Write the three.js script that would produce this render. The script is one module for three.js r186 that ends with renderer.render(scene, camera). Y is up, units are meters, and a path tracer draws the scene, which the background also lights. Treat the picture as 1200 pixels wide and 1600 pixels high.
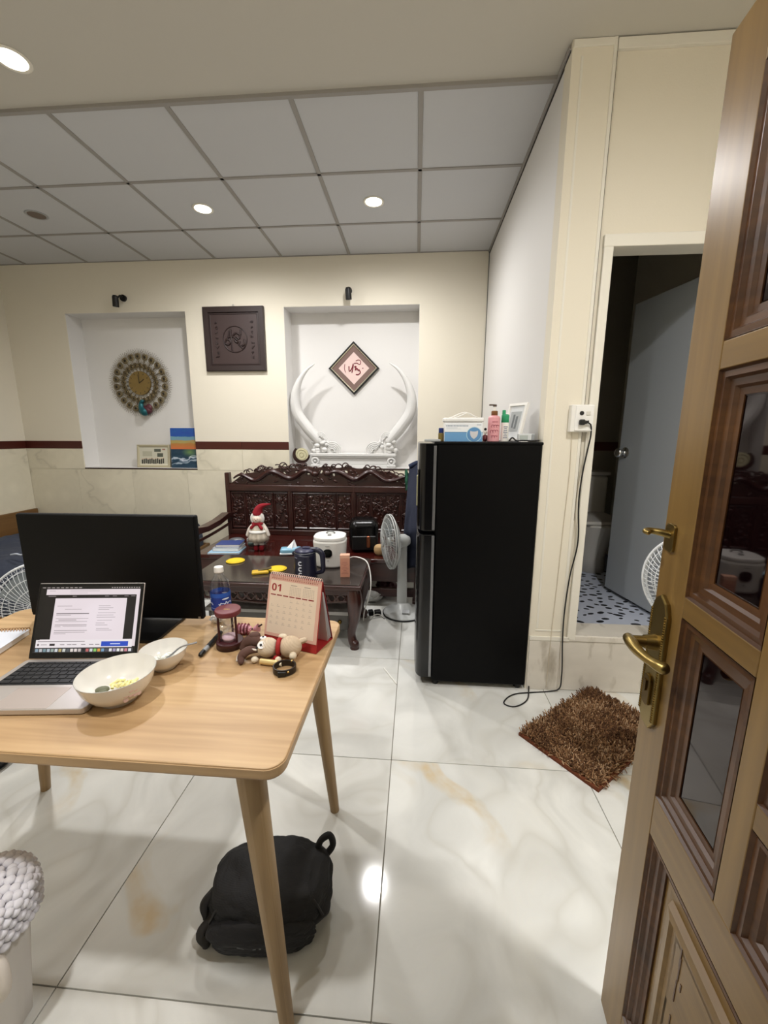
import * as THREE from 'three';
import { mergeGeometries } from 'three/addons/utils/BufferGeometryUtils.js';
import { RoundedBoxGeometry } from 'three/addons/geometries/RoundedBoxGeometry.js';
import { ImprovedNoise } from 'three/addons/math/ImprovedNoise.js';

// ---------- camera, light, exposure ----------
const scene = new THREE.Scene();
scene.background = new THREE.Color(0x000000);
const camera = new THREE.PerspectiveCamera(102.805, 1200 / 1600, 0.03, 60);
camera.position.set(0, 1.3768, 0);
camera.rotation.order = 'YXZ';
camera.rotation.set(-0.1897, 0.0771, 0.0033);
scene.add(camera);
const renderer = new THREE.WebGLRenderer({ antialias: true });
renderer.toneMapping = THREE.LinearToneMapping;
renderer.toneMappingExposure = 1.0;
renderer.shadowMap.enabled = true;
renderer.shadowMap.type = THREE.PCFSoftShadowMap;
const HC = 2.98, ZB = -4.0586, XW = 0.621, ZP = -2.082, XL = -4.1, XR = 1.75, ZF = 0.16;
const LAMP_CD = 1, LAMP_COL = new THREE.Color(1.0, 0.985, 0.975);
const LAMPS = [[-1.574, -3.216, 10], [-0.328, -3.213, 10.5], [-1.793, -1.994, 13], [-0.75, -0.3, 10], [0.9, -0.55, 14]];

// ---------- helpers ----------
let seed = 7;
const rnd = () => { seed = (seed * 1664525 + 1013904223) >>> 0; return seed / 4294967296; };
const R = (a, b) => a + (b - a) * rnd();
const V = (x, y, z) => new THREE.Vector3(x, y, z);
const noise = new ImprovedNoise();
const fbm = (x, y, z, o = 4) => { let s = 0, a = 0.5, f = 1; for (let i = 0; i < o; i++) { s += a * noise.noise(x * f, y * f, z); a *= 0.5; f *= 2.03; z += 3.7; } return s; };
const used = {};
function numbered(n) { if (!(n in used)) { used[n] = 0; return n; } used[n]++; return n + '_' + String(used[n]).padStart(3, '0'); }
function norm(g) { g = g.index ? g.toNonIndexed() : g; const o = new THREE.BufferGeometry(); for (const k of ['position', 'normal', 'uv']) if (g.attributes[k]) o.setAttribute(k, g.attributes[k]); if (!o.attributes.normal) o.computeVertexNormals(); if (!o.attributes.uv) o.setAttribute('uv', new THREE.BufferAttribute(new Float32Array(o.attributes.position.count * 2), 2)); return o; }
const merge = l => l.length === 1 ? norm(l[0]) : mergeGeometries(l.map(norm));
const tr = (g, x = 0, y = 0, z = 0, rx = 0, ry = 0, rz = 0) => { if (rx) g.rotateX(rx); if (rz) g.rotateZ(rz); if (ry) g.rotateY(ry); return g.translate(x, y, z); };
const bx = (w, h, d, x = 0, y = 0, z = 0) => new THREE.BoxGeometry(w, h, d).translate(x, y, z);
const box2 = (x0, x1, y0, y1, z0, z1) => bx(x1 - x0, y1 - y0, z1 - z0, (x0 + x1) / 2, (y0 + y1) / 2, (z0 + z1) / 2);
const rb = (w, h, d, r, x = 0, y = 0, z = 0, s = 3) => new RoundedBoxGeometry(w, h, d, s, r).translate(x, y, z);
const rb2 = (x0, x1, y0, y1, z0, z1, r = 0.004, s = 2) => rb(x1 - x0, y1 - y0, z1 - z0, r, (x0 + x1) / 2, (y0 + y1) / 2, (z0 + z1) / 2, s);
const cyl = (r1, r2, h, x = 0, y = 0, z = 0, n = 28) => new THREE.CylinderGeometry(r1, r2, h, n).translate(x, y, z);
const sph = (r, x = 0, y = 0, z = 0, sx = 1, sy = 1, sz = 1, n = 20) => new THREE.SphereGeometry(r, n, Math.round(n * 0.7)).scale(sx, sy, sz).translate(x, y, z);
const lathe = (pts, n = 36) => new THREE.LatheGeometry(pts.map(p => new THREE.Vector2(p[0], p[1])), n);
const tube = (pts, r, n = 40, m = 8, closed = false) => new THREE.TubeGeometry(new THREE.CatmullRomCurve3(pts.map(p => p.isVector3 ? p : V(...p)), closed), n, r, m, closed);
function taper(pts, radii, n = 40, m = 14) {           // tube whose radius follows a list
  const c = new THREE.CatmullRomCurve3(pts.map(p => V(...p))); const g = new THREE.TubeGeometry(c, n, 1, m, false); const P = g.attributes.position;
  for (let i = 0; i <= n; i++) { const t = i / n, f = t * (radii.length - 1), k = Math.min(radii.length - 2, Math.floor(f)), r = radii[k] + (radii[k + 1] - radii[k]) * (f - k), o = c.getPointAt(t);
    for (let j = 0; j <= m; j++) { const q = i * (m + 1) + j; P.setXYZ(q, o.x + (P.getX(q) - o.x) * r, o.y + (P.getY(q) - o.y) * r, o.z + (P.getZ(q) - o.z) * r); } }
  g.computeVertexNormals();
  const a = sph(radii[0], pts[0][0], pts[0][1], pts[0][2], 1, 1, 1, 12), l = pts[pts.length - 1], b = sph(radii[radii.length - 1], l[0], l[1], l[2], 1, 1, 1, 12);
  return merge([g, a, b]);
}
function deform(g, fn) { const P = g.attributes.position, v = V(0, 0, 0); for (let i = 0; i < P.count; i++) { v.set(P.getX(i), P.getY(i), P.getZ(i)); fn(v); P.setXYZ(i, v.x, v.y, v.z); } g.computeVertexNormals(); return g; }
// uv in metres from the dominant axis of each face; grain runs along the axis named
function metricUV(g, s = 1, grain = 'x', ox = 0, oy = 0) {
  g = norm(g); const P = g.attributes.position, N = g.attributes.normal, uv = new Float32Array(P.count * 2);
  for (let i = 0; i < P.count; i++) { const x = P.getX(i), y = P.getY(i), z = P.getZ(i), ax = Math.abs(N.getX(i)), ay = Math.abs(N.getY(i)), az = Math.abs(N.getZ(i));
    let u, v; if (ay >= ax && ay >= az) { u = x; v = z; if (grain === 'z') [u, v] = [z, x]; } else if (ax >= az) { u = z; v = y; if (grain === 'y') [u, v] = [y, z]; } else { u = x; v = y; if (grain === 'y') [u, v] = [y, x]; }
    uv[2 * i] = u * s + ox; uv[2 * i + 1] = v * s + oy; }
  g.setAttribute('uv', new THREE.BufferAttribute(uv, 2)); return g;
}
// mitred ring around a rectangle in the xy plane; profile = [inset, z] pairs from outside in
function ring(x0, y0, x1, y1, prof) {
  const pos = []; const c = i => [[x0 + i, y0 + i], [x1 - i, y0 + i], [x1 - i, y1 - i], [x0 + i, y1 - i]];
  for (let k = 0; k < prof.length - 1; k++) { const A = c(prof[k][0]), B = c(prof[k + 1][0]), za = prof[k][1], zb = prof[k + 1][1];
    for (let e = 0; e < 4; e++) { const f = (e + 1) % 4; const a = [...A[e], za], b = [...A[f], za], d = [...B[f], zb], h = [...B[e], zb]; pos.push(...a, ...b, ...d, ...a, ...d, ...h); } }
  const g = new THREE.BufferGeometry(); g.setAttribute('position', new THREE.Float32BufferAttribute(pos, 3)); g.computeVertexNormals(); return metricUV(g, 1, 'x');
}
const extr = (shape, d, bev = 0, x = 0, y = 0, z = 0, cs = 14) => new THREE.ExtrudeGeometry(shape, { depth: d, bevelEnabled: bev > 0, bevelSize: bev, bevelThickness: bev, bevelSegments: 2, curveSegments: cs }).translate(x, y, z);
function poly(pts) { const s = new THREE.Shape(); pts.forEach((p, i) => i ? s.lineTo(...p) : s.moveTo(...p)); s.closePath(); return s; }
function rrect(w, h, r, cx = 0, cy = 0) { const s = new THREE.Shape(), x = cx - w / 2, y = cy - h / 2; s.moveTo(x + r, y); s.lineTo(x + w - r, y); s.absarc(x + w - r, y + r, r, -Math.PI / 2, 0); s.lineTo(x + w, y + h - r); s.absarc(x + w - r, y + h - r, r, 0, Math.PI / 2); s.lineTo(x + r, y + h); s.absarc(x + r, y + h - r, r, Math.PI / 2, Math.PI); s.lineTo(x, y + r); s.absarc(x + r, y + r, r, Math.PI, 1.5 * Math.PI); return s; }
function part(name, g, m, parent, label) { const o = new THREE.Mesh(Array.isArray(g) ? merge(g) : g, m); o.name = name; o.castShadow = o.receiveShadow = true; parent.add(o); if (label) o.userData.label = label; return o; }
function thing(name, label, category, [x, y, z] = [0, 0, 0], turn = 0, group) { const o = new THREE.Group(); o.name = numbered(name); o.position.set(x, y, z); o.rotation.y = turn; o.userData = { label, category }; if (group) o.userData.group = group; scene.add(o); return o; }
function solo(name, label, category, g, m, group) { const o = part(numbered(name), g, m, scene); o.userData = { label, category }; if (group) o.userData.group = group; return o; }
function struct(name, g, m, label) { const o = g ? part(name, g, m, scene) : new THREE.Group(); if (!g) { o.name = name; scene.add(o); } o.userData = { kind: 'structure' }; if (label) o.userData.label = label; return o; }
const dup = (o, pos, label) => { const c = o.clone(); c.name = numbered(o.name.replace(/_\d{3}$/, '')); c.position.set(...pos); c.userData = { ...o.userData, label }; scene.add(c); return c; };

// ---------- textures ----------
function dataTex(w, h, fn, srgb = true) {
  const d = new Uint8Array(w * h * 4); const c = [0, 0, 0];
  for (let y = 0; y < h; y++) for (let x = 0; x < w; x++) { fn(x / w, y / h, c); const i = 4 * (y * w + x); d[i] = Math.max(0, Math.min(255, c[0])); d[i + 1] = Math.max(0, Math.min(255, c[1])); d[i + 2] = Math.max(0, Math.min(255, c[2])); d[i + 3] = 255; }
  const t = new THREE.DataTexture(d, w, h, THREE.RGBAFormat); t.wrapS = t.wrapT = THREE.MirroredRepeatWrapping; t.magFilter = THREE.LinearFilter; t.minFilter = THREE.LinearMipmapLinearFilter; t.generateMipmaps = true; if (srgb) t.colorSpace = THREE.SRGBColorSpace; t.needsUpdate = true; return t;
}
const mix = (a, b, t) => a + (b - a) * Math.max(0, Math.min(1, t));
function woodTex(a, b, seedz, fine = 60, band = 7, w = 512, h = 512) {
  return dataTex(w, h, (u, v, c) => {
    const wob = fbm(u * 1.6, v * 3, seedz, 3) * 0.5; const g = fbm(u * 2.2, v * fine, seedz + 5, 3); const ringv = 0.5 + 0.5 * Math.sin((v + wob * 0.35) * band * 6.283); const t = 0.30 * ringv + 0.55 * (g + 0.5) + 0.25 * fbm(u * 3, v * 6, seedz + 9, 3);
    for (let k = 0; k < 3; k++) c[k] = mix(b[k], a[k], t);
  });
}
function canvasTex(w, h, draw) { const cv = document.createElement('canvas'); cv.width = w; cv.height = h; const g = cv.getContext('2d'); draw(g, w, h); const t = new THREE.CanvasTexture(cv); t.colorSpace = THREE.SRGBColorSpace; t.magFilter = THREE.LinearFilter; return t; }
const oakT = woodTex([212, 180, 136], [160, 127, 88], 1.3, 46, 3);
const doorT = woodTex([142, 112, 62], [108, 82, 42], 4.1, 50, 3);
const mouldT = woodTex([112, 74, 38], [60, 36, 18], 6.3, 60, 5);
const mahT = woodTex([72, 36, 28], [40, 17, 14], 8.2, 50, 5, 256, 256);
const legT = woodTex([182, 154, 112], [142, 115, 78], 11.2, 40, 4, 256, 256);
const marbleT = dataTex(1024, 1024, (u, v, c) => {
  const x = u * 1.6, y = v * 1.6; const wx = fbm(x * 1.3, y * 1.3, 2.2, 3), wy = fbm(x * 1.3 + 5, y * 1.3 + 3, 4.4, 3);
  const big = fbm(x * 1.1 + wx * 1.5, y * 1.1 + wy * 1.5, 8.1, 4); const cl = fbm(x * 3 + wx * 3, y * 3 + wy * 3, 1.1, 5);
  const vein = Math.pow(Math.max(0, 1 - Math.abs(fbm(x * 1.4 + wx * 2, y * 1.4 + wy * 2, 12.3, 4)) * 7), 2); const rust = Math.max(0, fbm(x * 2.1 + wy * 2, y * 2.1 + wx * 2, 21.7, 5) - 0.17) * 3.6 * Math.max(0, 0.35 + fbm(x * 1.2, y * 1.2, 33.1, 2) * 2.5);
  const s = 2 + big * 34 + cl * 30; const base = [212 + s, 212 + s, 207 + s];
  const ru = rust * (0.45 + 1.1 * Math.max(0, 0.5 + fbm(x * 22, y * 22, 51, 3))); c[0] = mix(mix(base[0], 176, vein * 0.25), 200, ru); c[1] = mix(mix(base[1], 172, vein * 0.25), 178, ru); c[2] = mix(mix(base[2], 160, vein * 0.25), 142, ru);
});
const wallTileT = dataTex(512, 512, (u, v, c) => { const w = fbm(u * 3, v * 3, 2.5, 3); const a = fbm(u * 4 + w * 2, v * 4 + w * 2, 6.5, 5); const vn = Math.pow(Math.max(0, 1 - Math.abs(fbm(u * 2 + w, v * 2 - w, 9.5, 4)) * 9), 2); const s = a * 18 - vn * 16; c[0] = 228 + s; c[1] = 221 + s; c[2] = 200 + s; });
const plasterT = dataTex(512, 512, (u, v, c) => { const a = 128 + fbm(u * 60, v * 60, 3.1, 4) * 90; c[0] = c[1] = c[2] = a; }, false);
const clothN = dataTex(256, 256, (u, v, c) => { const a = 128 + 60 * Math.sin(u * 400) * Math.sin(v * 400) + fbm(u * 20, v * 20, 1, 3) * 80; c[0] = c[1] = c[2] = a; }, false);
const smudgeT = dataTex(512, 512, (u, v, c) => { const a = fbm(u * 5, v * 5, 41, 5); c[0] = 0; c[1] = 40 + 60 * (a + 0.5); c[2] = 0; }, false);
const riserT = dataTex(512, 256, (u, v, c) => { const w = fbm(u * 4, v * 4, 3, 3); const a = fbm(u * 5 + w * 2, v * 9 + w, 5, 4); const dirt = Math.max(0, fbm(u * 9, v * 3.2, 17, 5) - 0.12) * 2.2; c[0] = mix(222 + a * 14, 140, dirt); c[1] = mix(216 + a * 14, 130, dirt); c[2] = mix(205 + a * 14, 112, dirt); });

// ---------- materials ----------
const M = (color, roughness = 0.6, o = {}) => new THREE.MeshStandardMaterial({ color, roughness, ...o });
const PM = (color, roughness = 0.6, o = {}) => new THREE.MeshPhysicalMaterial({ color, roughness, ...o });
const m = {
  cream: M(0xe6dfce, 0.75, { bumpMap: plasterT, bumpScale: 0.0006 }), white: M(0xe2e0dd, 0.6, { bumpMap: plasterT, bumpScale: 0.0004 }), offwhite: M(0xe6e2d6, 0.55), ceil: M(0xc6c2b8, 0.85), panel: M(0xc6c7c9, 0.9), grid: M(0x98948f, 0.6), gap: M(0x6f675c, 0.9),
  floor: M(0xffffff, 0.085, { map: marbleT }), grout: M(0x9c978c, 0.9), wtile: M(0xffffff, 0.28, { map: wallTileT }), stripe: M(0x4a1d16, 0.3), riser: M(0xffffff, 0.35, { map: riserT }),
  oak: M(0xffffff, 0.42, { map: oakT }), leg: M(0xffffff, 0.5, { map: legT }), door: M(0xffffff, 0.33, { map: doorT }), mould: M(0xffffff, 0.35, { map: mouldT }), glass: PM(0x0c0405, 0.03, { ior: 1.5, specularColor: new THREE.Color(1, 0.84, 0.8) }),
  mah: PM(0xffffff, 0.3, { map: mahT, clearcoat: 0.3, clearcoatRoughness: 0.25 }), mahDark: M(0x2a100c, 0.4), mahTop: M(0x3b3430, 0.14), plaque: M(0x2c1f1d, 0.5), plaqueIn: M(0x3a2b29, 0.5),
  black: M(0x0a0a0b, 0.45), blackGloss: PM(0x050506, 0.24, { specularIntensity: 0.7 }), blackMat: PM(0x060607, 0.6, { specularIntensity: 0.4 }), fridge: PM(0x030304, 0.48, { specularIntensity: 0.28 }), chrome: M(0xcfd0d2, 0.18, { metalness: 1 }), steel: M(0x9c9ea2, 0.35, { metalness: 0.9 }), brass: M(0x97824f, 0.34, { metalness: 1 }), brassDk: M(0x6b5528, 0.4, { metalness: 1 }), gold: M(0xc2a25e, 0.32, { metalness: 0.9 }),
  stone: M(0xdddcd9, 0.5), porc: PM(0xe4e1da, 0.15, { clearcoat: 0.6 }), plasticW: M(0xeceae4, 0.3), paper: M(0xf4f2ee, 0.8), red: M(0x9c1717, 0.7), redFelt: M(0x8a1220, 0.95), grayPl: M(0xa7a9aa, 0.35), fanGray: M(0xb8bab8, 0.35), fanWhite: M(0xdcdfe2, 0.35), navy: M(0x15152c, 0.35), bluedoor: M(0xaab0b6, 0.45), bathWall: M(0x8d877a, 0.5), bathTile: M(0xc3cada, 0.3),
  clear: PM(0xf4f6f8, 0.04, { transmission: 1, thickness: 0, ior: 1.7 }), skinDoll: M(0xe9ddcf, 0.9), woolBeige: M(0xcab59a, 0.95), woolBrown: M(0x5a4038, 0.95),
};

// ================= STRUCTURE =================
// floor of 0.8 m marble tiles
{
  const f = struct('floor', box2(XL - 0.1, XR + 0.1, -0.2, -0.006, ZB - 0.1, ZF + 1.0), m.grout, 'glossy cream and grey marble tile floor');
  const T = 0.8, X0 = -0.0825, Z0 = -1.5222, gs = [];
  for (let k = 0; k < 6; k++) { const g = metricUV(rb(T - 0.003, 0.02, T - 0.003, 0.0012, 0, -0.01, 0, 1), 1 / 1.6, k % 2 ? 'x' : 'z', [0.25, 0.75, 0.5, 0.27, 0.74, 0.1][k], [0.25, 0.27, 0.75, 0.72, 0.5, 0.4][k]); gs.push(g); }
  let k = 0;
  for (let i = -6; i < 3; i++) for (let j = -4; j < 3; j++) {
    const cx = X0 + (i + 0.5) * T, cz = Z0 + (j + 0.5) * T; if (cx + 0.4 < XL || cx - 0.4 > XR || cz + 0.4 < ZB) continue;
    const t = part('tile', gs[(k * 5 + i * i + j + 40) % 6], m.floor, f); t.position.set(cx, 0, cz); k++;
  }
}
// back wall with two niches
const N1 = [-3.47, -2.24, 1.015, 2.525, 0.2], N2 = [-1.27, 0.01, 1.035, 2.545, 0.22];
{
  const s = poly([[XL - 0.1, 1.21], [XR, 1.21], [XR, HC + 0.1], [XL - 0.1, HC + 0.1]]);
  const lo = poly([[XL - 0.1, -0.1], [XR, -0.1], [XR, 1.0], [XL - 0.1, 1.0]]);
  const w = struct('wall_back', null, null, 'cream back wall with two white recessed niches');
  const cut = (y0, y1, xs) => { const out = []; let x = XL - 0.1; for (const [a, b] of [...xs, [XR + 0.1, XR + 0.1]]) { if (a > x) out.push(box2(x, a, y0, y1, ZB - 0.1, ZB)); x = b; } return out; };
  const gap = [[N1[0], N1[1]], [N2[0], N2[1]]];
  // upper plaster in strips round the niches; below the border it stands behind the tiles
  const up = [...cut(2.545, HC + 0.1, []), ...cut(2.525, 2.545, [gap[1]]), ...cut(1.035, 2.525, gap), ...cut(1.015, 1.035, [gap[0]]), ...cut(-0.1, 1.015, [])];
  part('plaster', metricUV(merge(up), 2), m.cream, w);
  for (const [n, N] of [['niche', N1], ['niche', N2]]) { const [a, b, y0, y1, d] = N; const t = 0.02;
    part(n, metricUV(merge([box2(a - t, b + t, y0 - t, y1 + t, ZB - d - t, ZB - d), box2(a - t, a + 0.002, y0 - t, y1 + t, ZB - d, ZB - 0.003), box2(b - 0.002, b + t, y0 - t, y1 + t, ZB - d, ZB - 0.003), box2(a, b, y1 - 0.002, y1 + t, ZB - d, ZB - 0.003), box2(a, b, y0 - t, y0 + 0.002, ZB - d, ZB - 0.003)]), 2), m.white, w, 'white recessed wall niche'); 
    part('niche_sill', box2(a, b, y0 - 0.012, y0, ZB - 0.004, ZB + 0.006), m.mahDark, w, 'thin dark edge under the niche'); }
  part('corner_strip', rb2(XW - 0.007, XW - 0.0005, 1.34, HC - 0.01, ZB + 0.0005, ZB + 0.007, 0.002, 1), M(0x77756f, 0.6), w, 'thin grey corner bead');
  // brown border tiles and marble wall tiles below
  const bt = {}; const piece = (name, x0, x1, y0, y1, mat) => { const key = name + (x1 - x0).toFixed(3) + (y1 - y0).toFixed(3); bt[key] ??= [0, 1, 2].map(q => metricUV(rb(x1 - x0 - 0.002, y1 - y0 - 0.002, 0.008, 0.001, 0, 0, 0, 1), 0.8, 'x', q * 0.37, q * 0.21)); const p = part(name, bt[key][Math.floor(rnd() * 3)], mat, w); p.position.set((x0 + x1) / 2, (y0 + y1) / 2, ZB + 0.003); };
  const spans = [[XL, N1[0]], [N1[1], N2[0]], [N2[1], XW]];
  for (const [a, b] of spans.slice(0, 2)) { const n = Math.max(1, Math.round((b - a) / 0.6)); for (let i = 0; i < n; i++) piece('border_tile', a + (b - a) * i / n, a + (b - a) * (i + 1) / n, 1.212, 1.292, m.stripe); }
  const cols = [XL]; for (let x = -3.554; x < XW - 0.1; x += 0.6) cols.push(x); cols.push(-0.03);
  const cs = cols.filter((x, i) => x <= 0.0).sort((a, b) => a - b);
  for (let i = 0; i < cs.length - 1; i++) { if (cs[i + 1] - cs[i] < 0.03) continue; for (const [y0, y1] of [[0, 0.42], [0.42, 1.0]]) piece('wall_tile', cs[i], cs[i + 1], y0, y1, m.wtile); }
  for (const [a, b] of [[XL, N1[0]], [N1[1], N2[0]]]) { const n = Math.max(1, Math.round((b - a) / 0.6)); for (let i = 0; i < n; i++) piece('wall_tile', a + (b - a) * i / n, a + (b - a) * (i + 1) / n, 1.0, 1.212, m.wtile); }
}
{ // left wall
  const w = struct('wall_left', metricUV(box2(XL - 0.1, XL, -0.1, HC + 0.1, ZB - 0.1, ZF + 0.1), 2), m.cream, 'cream left wall');
  for (let i = 0; i < 5; i++) { const z0 = ZB + 0.01 + i * 0.6; const a = part('border_tile', metricUV(rb(0.008, 0.078, 0.598, 0.001, 0, 0, 0, 1)), m.stripe, w); a.position.set(XL + 0.003, 1.252, z0 + 0.3); for (const [y0, y1] of [[0, 0.42], [0.42, 1.21]]) { const p = part('wall_tile', metricUV(rb(0.008, y1 - y0 - 0.002, 0.598, 0.001, 0, 0, 0, 1), 0.8, 'x', i * 0.3, 0), m.wtile, w); p.position.set(XL + 0.003, (y0 + y1) / 2, z0 + 0.3); } }
}
// white partition on the right, its end post, the wall above the wet-room door
struct('wall_partition', metricUV(box2(XW, XW + 0.06, 0, HC, ZB, ZP - 0.095), 2), m.white, 'white partition wall beside the fridge');
struct('wall_front', metricUV(merge([box2(XL - 0.1, -0.62, -0.1, HC + 0.1, ZF, ZF + 0.1), box2(0.42, XR + 0.1, -0.1, HC + 0.1, ZF, ZF + 0.1), box2(-0.62, 0.42, 2.06, HC + 0.1, ZF, ZF + 0.1)]), 2), m.cream, 'cream wall round the entrance');
struct('wall_right', metricUV(box2(XR, XR + 0.1, -0.1, HC + 0.1, ZB - 0.1, ZF + 0.1), 2), m.cream, 'cream wall on the right');
const JL = 0.83, JR = 1.57, SY = 0.33;
{
  const w = struct('wall_bathroom', null, null, 'cream wall and post round the wet room doorway');
  part('post', metricUV(box2(XW - 0.003, 0.79, 0, HC, ZP - 0.094, ZP), 2), m.cream, w, 'cream end post of the partition');
  part('panel', metricUV(merge([box2(0.79, XR, 2.235, HC, ZP - 0.08, ZP - 0.012), box2(0.79, JL - 0.002, SY - 0.03, 2.235, ZP - 0.08, ZP - 0.012), box2(JR, XR, 0, 2.235, ZP - 0.08, ZP - 0.012)]), 2), m.cream, w);
  part('cover_strip', merge([rb2(0.655, 0.665, 0.36, HC - 0.06, ZP - 0.001, ZP + 0.002, 0.001, 1), rb2(0.783, 0.797, 0.3, HC, ZP - 0.012, ZP + 0.003, 0.001, 1), rb2(0.80, XR, HC - 0.045, HC - 0.005, ZP - 0.012, ZP + 0.004, 0.002, 1), rb2(XW, 0.787, HC - 0.03, HC - 0.002, ZP - 0.001, ZP + 0.004, 0.002, 1), rb2(XW + 0.03, 0.79, 0.345, 0.353, ZP - 0.001, ZP + 0.003, 0.001, 1), rb2(XW + 0.002, 0.83, 0.292, 0.315, ZP - 0.001, ZP + 0.006, 0.002, 1)]), m.offwhite, w, 'pale joint strips');
  part('seam', merge([box2(0.7975, 0.8, 0.95, HC - 0.05, ZP - 0.013, ZP + 0.0005)]), m.gap, w, 'dark seam');
}
struct('door_frame', [rb2(JL - 0.012, JL + 0.03, SY - 0.03, 2.235, ZP - 0.1, ZP + 0.006, 0.004), rb2(JR - 0.03, JR + 0.012, SY - 0.03, 2.235, ZP - 0.1, ZP + 0.006, 0.004), rb2(JL - 0.014, JR + 0.014, 2.195, 2.247, ZP - 0.102, ZP + 0.008, 0.004)], m.offwhite, 'white metal frame of the wet room doorway').name = 'trim_1';
{ // raised threshold
  const w = struct('floor_step', null, null, 'raised marble threshold of the wet room');
  part('riser', metricUV(rb2(0.79, XR, 0, 0.312, ZP - 0.06, ZP - 0.002, 0.006), 1), m.riser, w); part('riser', metricUV(rb2(XW + 0.004, 0.788, 0, 0.29, ZP - 0.03, ZP + 0.004, 0.003), 1), m.riser, w);
  part('threshold', metricUV(rb2(JL - 0.01, JR, 0.29, SY - 0.004, ZP - 0.16, ZP + 0.004, 0.007), 1), m.riser, w);
}
{ // ceilings
  const c = struct('ceiling', metricUV(merge([box2(XL - 0.1, XR + 0.1, HC, HC + 0.1, -2.266, ZF + 0.1), box2(XL - 0.1, XR + 0.1, HC + 0.02, HC + 0.1, ZB - 0.1, -2.266)]), 1), m.ceil, 'plain cream ceiling with a suspended grid of grey panels behind');
  const xs = [XL]; for (let i = -6; i <= 0; i++) xs.push(-0.0071 + i * 0.6314); xs.push(XW); const zs = [ZB, -3.5113, -2.8799, -2.266];
  for (let i = 0; i < xs.length - 1; i++) for (let j = 0; j < 3; j++) part('ceiling_panel', rb2(xs[i] + 0.002, xs[i + 1] - 0.002, HC - 0.004, HC + 0.012, zs[j] + 0.002, zs[j + 1] - 0.002, 0.002, 1), m.panel, c);
  for (let i = 1; i < xs.length; i++) part('grid_bar', rb2(xs[i] - 0.013, xs[i] + (i === xs.length - 1 ? 0 : 0.013), HC - 0.009, HC + 0.004, ZB, -2.266, 0.002, 1), m.grid, c);
  for (let j = 0; j < 4; j++) part('grid_bar', rb2(XL, XW, HC - (j === 3 ? 0.016 : 0.009), HC + 0.004, zs[j] - (j ? 0.012 : 0), zs[j] + 0.012, 0.002, 1), m.grid, c);
  part('edge_gap', box2(XW - 0.003, XW + 0.001, HC - 0.032, HC - 0.022, ZB, -2.1), M(0x2a2622, 0.9), c, 'dark seam along the partition top');
  part('edge_trim', rb2(XW - 0.012, XW + 0.001, HC - 0.022, HC - 0.006, ZB, -2.1, 0.002, 1), m.grid, c);
}
{ // wet room shell
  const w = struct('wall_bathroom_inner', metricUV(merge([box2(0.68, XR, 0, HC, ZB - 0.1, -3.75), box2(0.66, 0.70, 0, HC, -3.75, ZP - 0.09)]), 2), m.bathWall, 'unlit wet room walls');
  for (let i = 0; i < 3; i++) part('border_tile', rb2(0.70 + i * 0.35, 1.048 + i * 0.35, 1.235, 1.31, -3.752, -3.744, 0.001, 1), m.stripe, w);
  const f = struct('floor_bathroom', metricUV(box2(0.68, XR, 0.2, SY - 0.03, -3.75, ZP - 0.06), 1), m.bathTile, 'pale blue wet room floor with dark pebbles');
  const pg = [0, 1, 2].map(i => sph(1, 0, 0, 0, 1, 1, 1, 8).scale(0.017 + i * 0.003, 0.003, 0.011)); const pm = M(0x15171d, 0.3), pts = [];
  for (let t = 0; t < 6000 && pts.length < 290; t++) { const x = R(0.72, 1.7), z = R(-3.5, ZP - 0.18); if (pts.some(p => Math.hypot((p[0] - x), (p[1] - z)) < 0.042)) continue; pts.push([x, z]); }
  for (const [x, z] of pts) { const p = part('pebble', pg[Math.floor(rnd() * 3)], pm, f); p.position.set(x, SY - 0.03, z); p.rotation.y = R(-0.7, 0.7); const s = R(0.75, 1.35); p.scale.set(s, 1, s); }
}
{ // grey wet room door, standing open
  const d = struct('door_2', null, null, 'plain blue-grey wet room door standing open'); d.position.set(1.50, SY - 0.02, -2.13);
  const a = Math.atan2(0.72, -0.14); d.rotation.y = a; const W = 0.735;
  part('leaf', rb2(0, W, 0.012, 1.86, -0.018, 0.018, 0.004), m.bluedoor, d);
  const k = part('knob', merge([tr(lathe([[0, 0], [0.034, 0], [0.034, 0.004], [0.014, 0.012], [0.012, 0.03], [0.028, 0.042], [0.03, 0.055], [0.02, 0.066], [0, 0.068]], 24), W - 0.06, 0.95, 0.018, Math.PI / 2), tr(lathe([[0, 0], [0.034, 0], [0.034, 0.004], [0.014, 0.012], [0.012, 0.03], [0.028, 0.042], [0.03, 0.055], [0.02, 0.066], [0, 0.068]], 24), W - 0.06, 0.95, -0.018, -Math.PI / 2)]), m.chrome, d, 'round chrome knob');
  for (const y of [0.25, 0.95, 1.65]) part('hinge', cyl(0.008, 0.008, 0.09, 0, y, -0.02, 10), m.steel, d);
}
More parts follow.
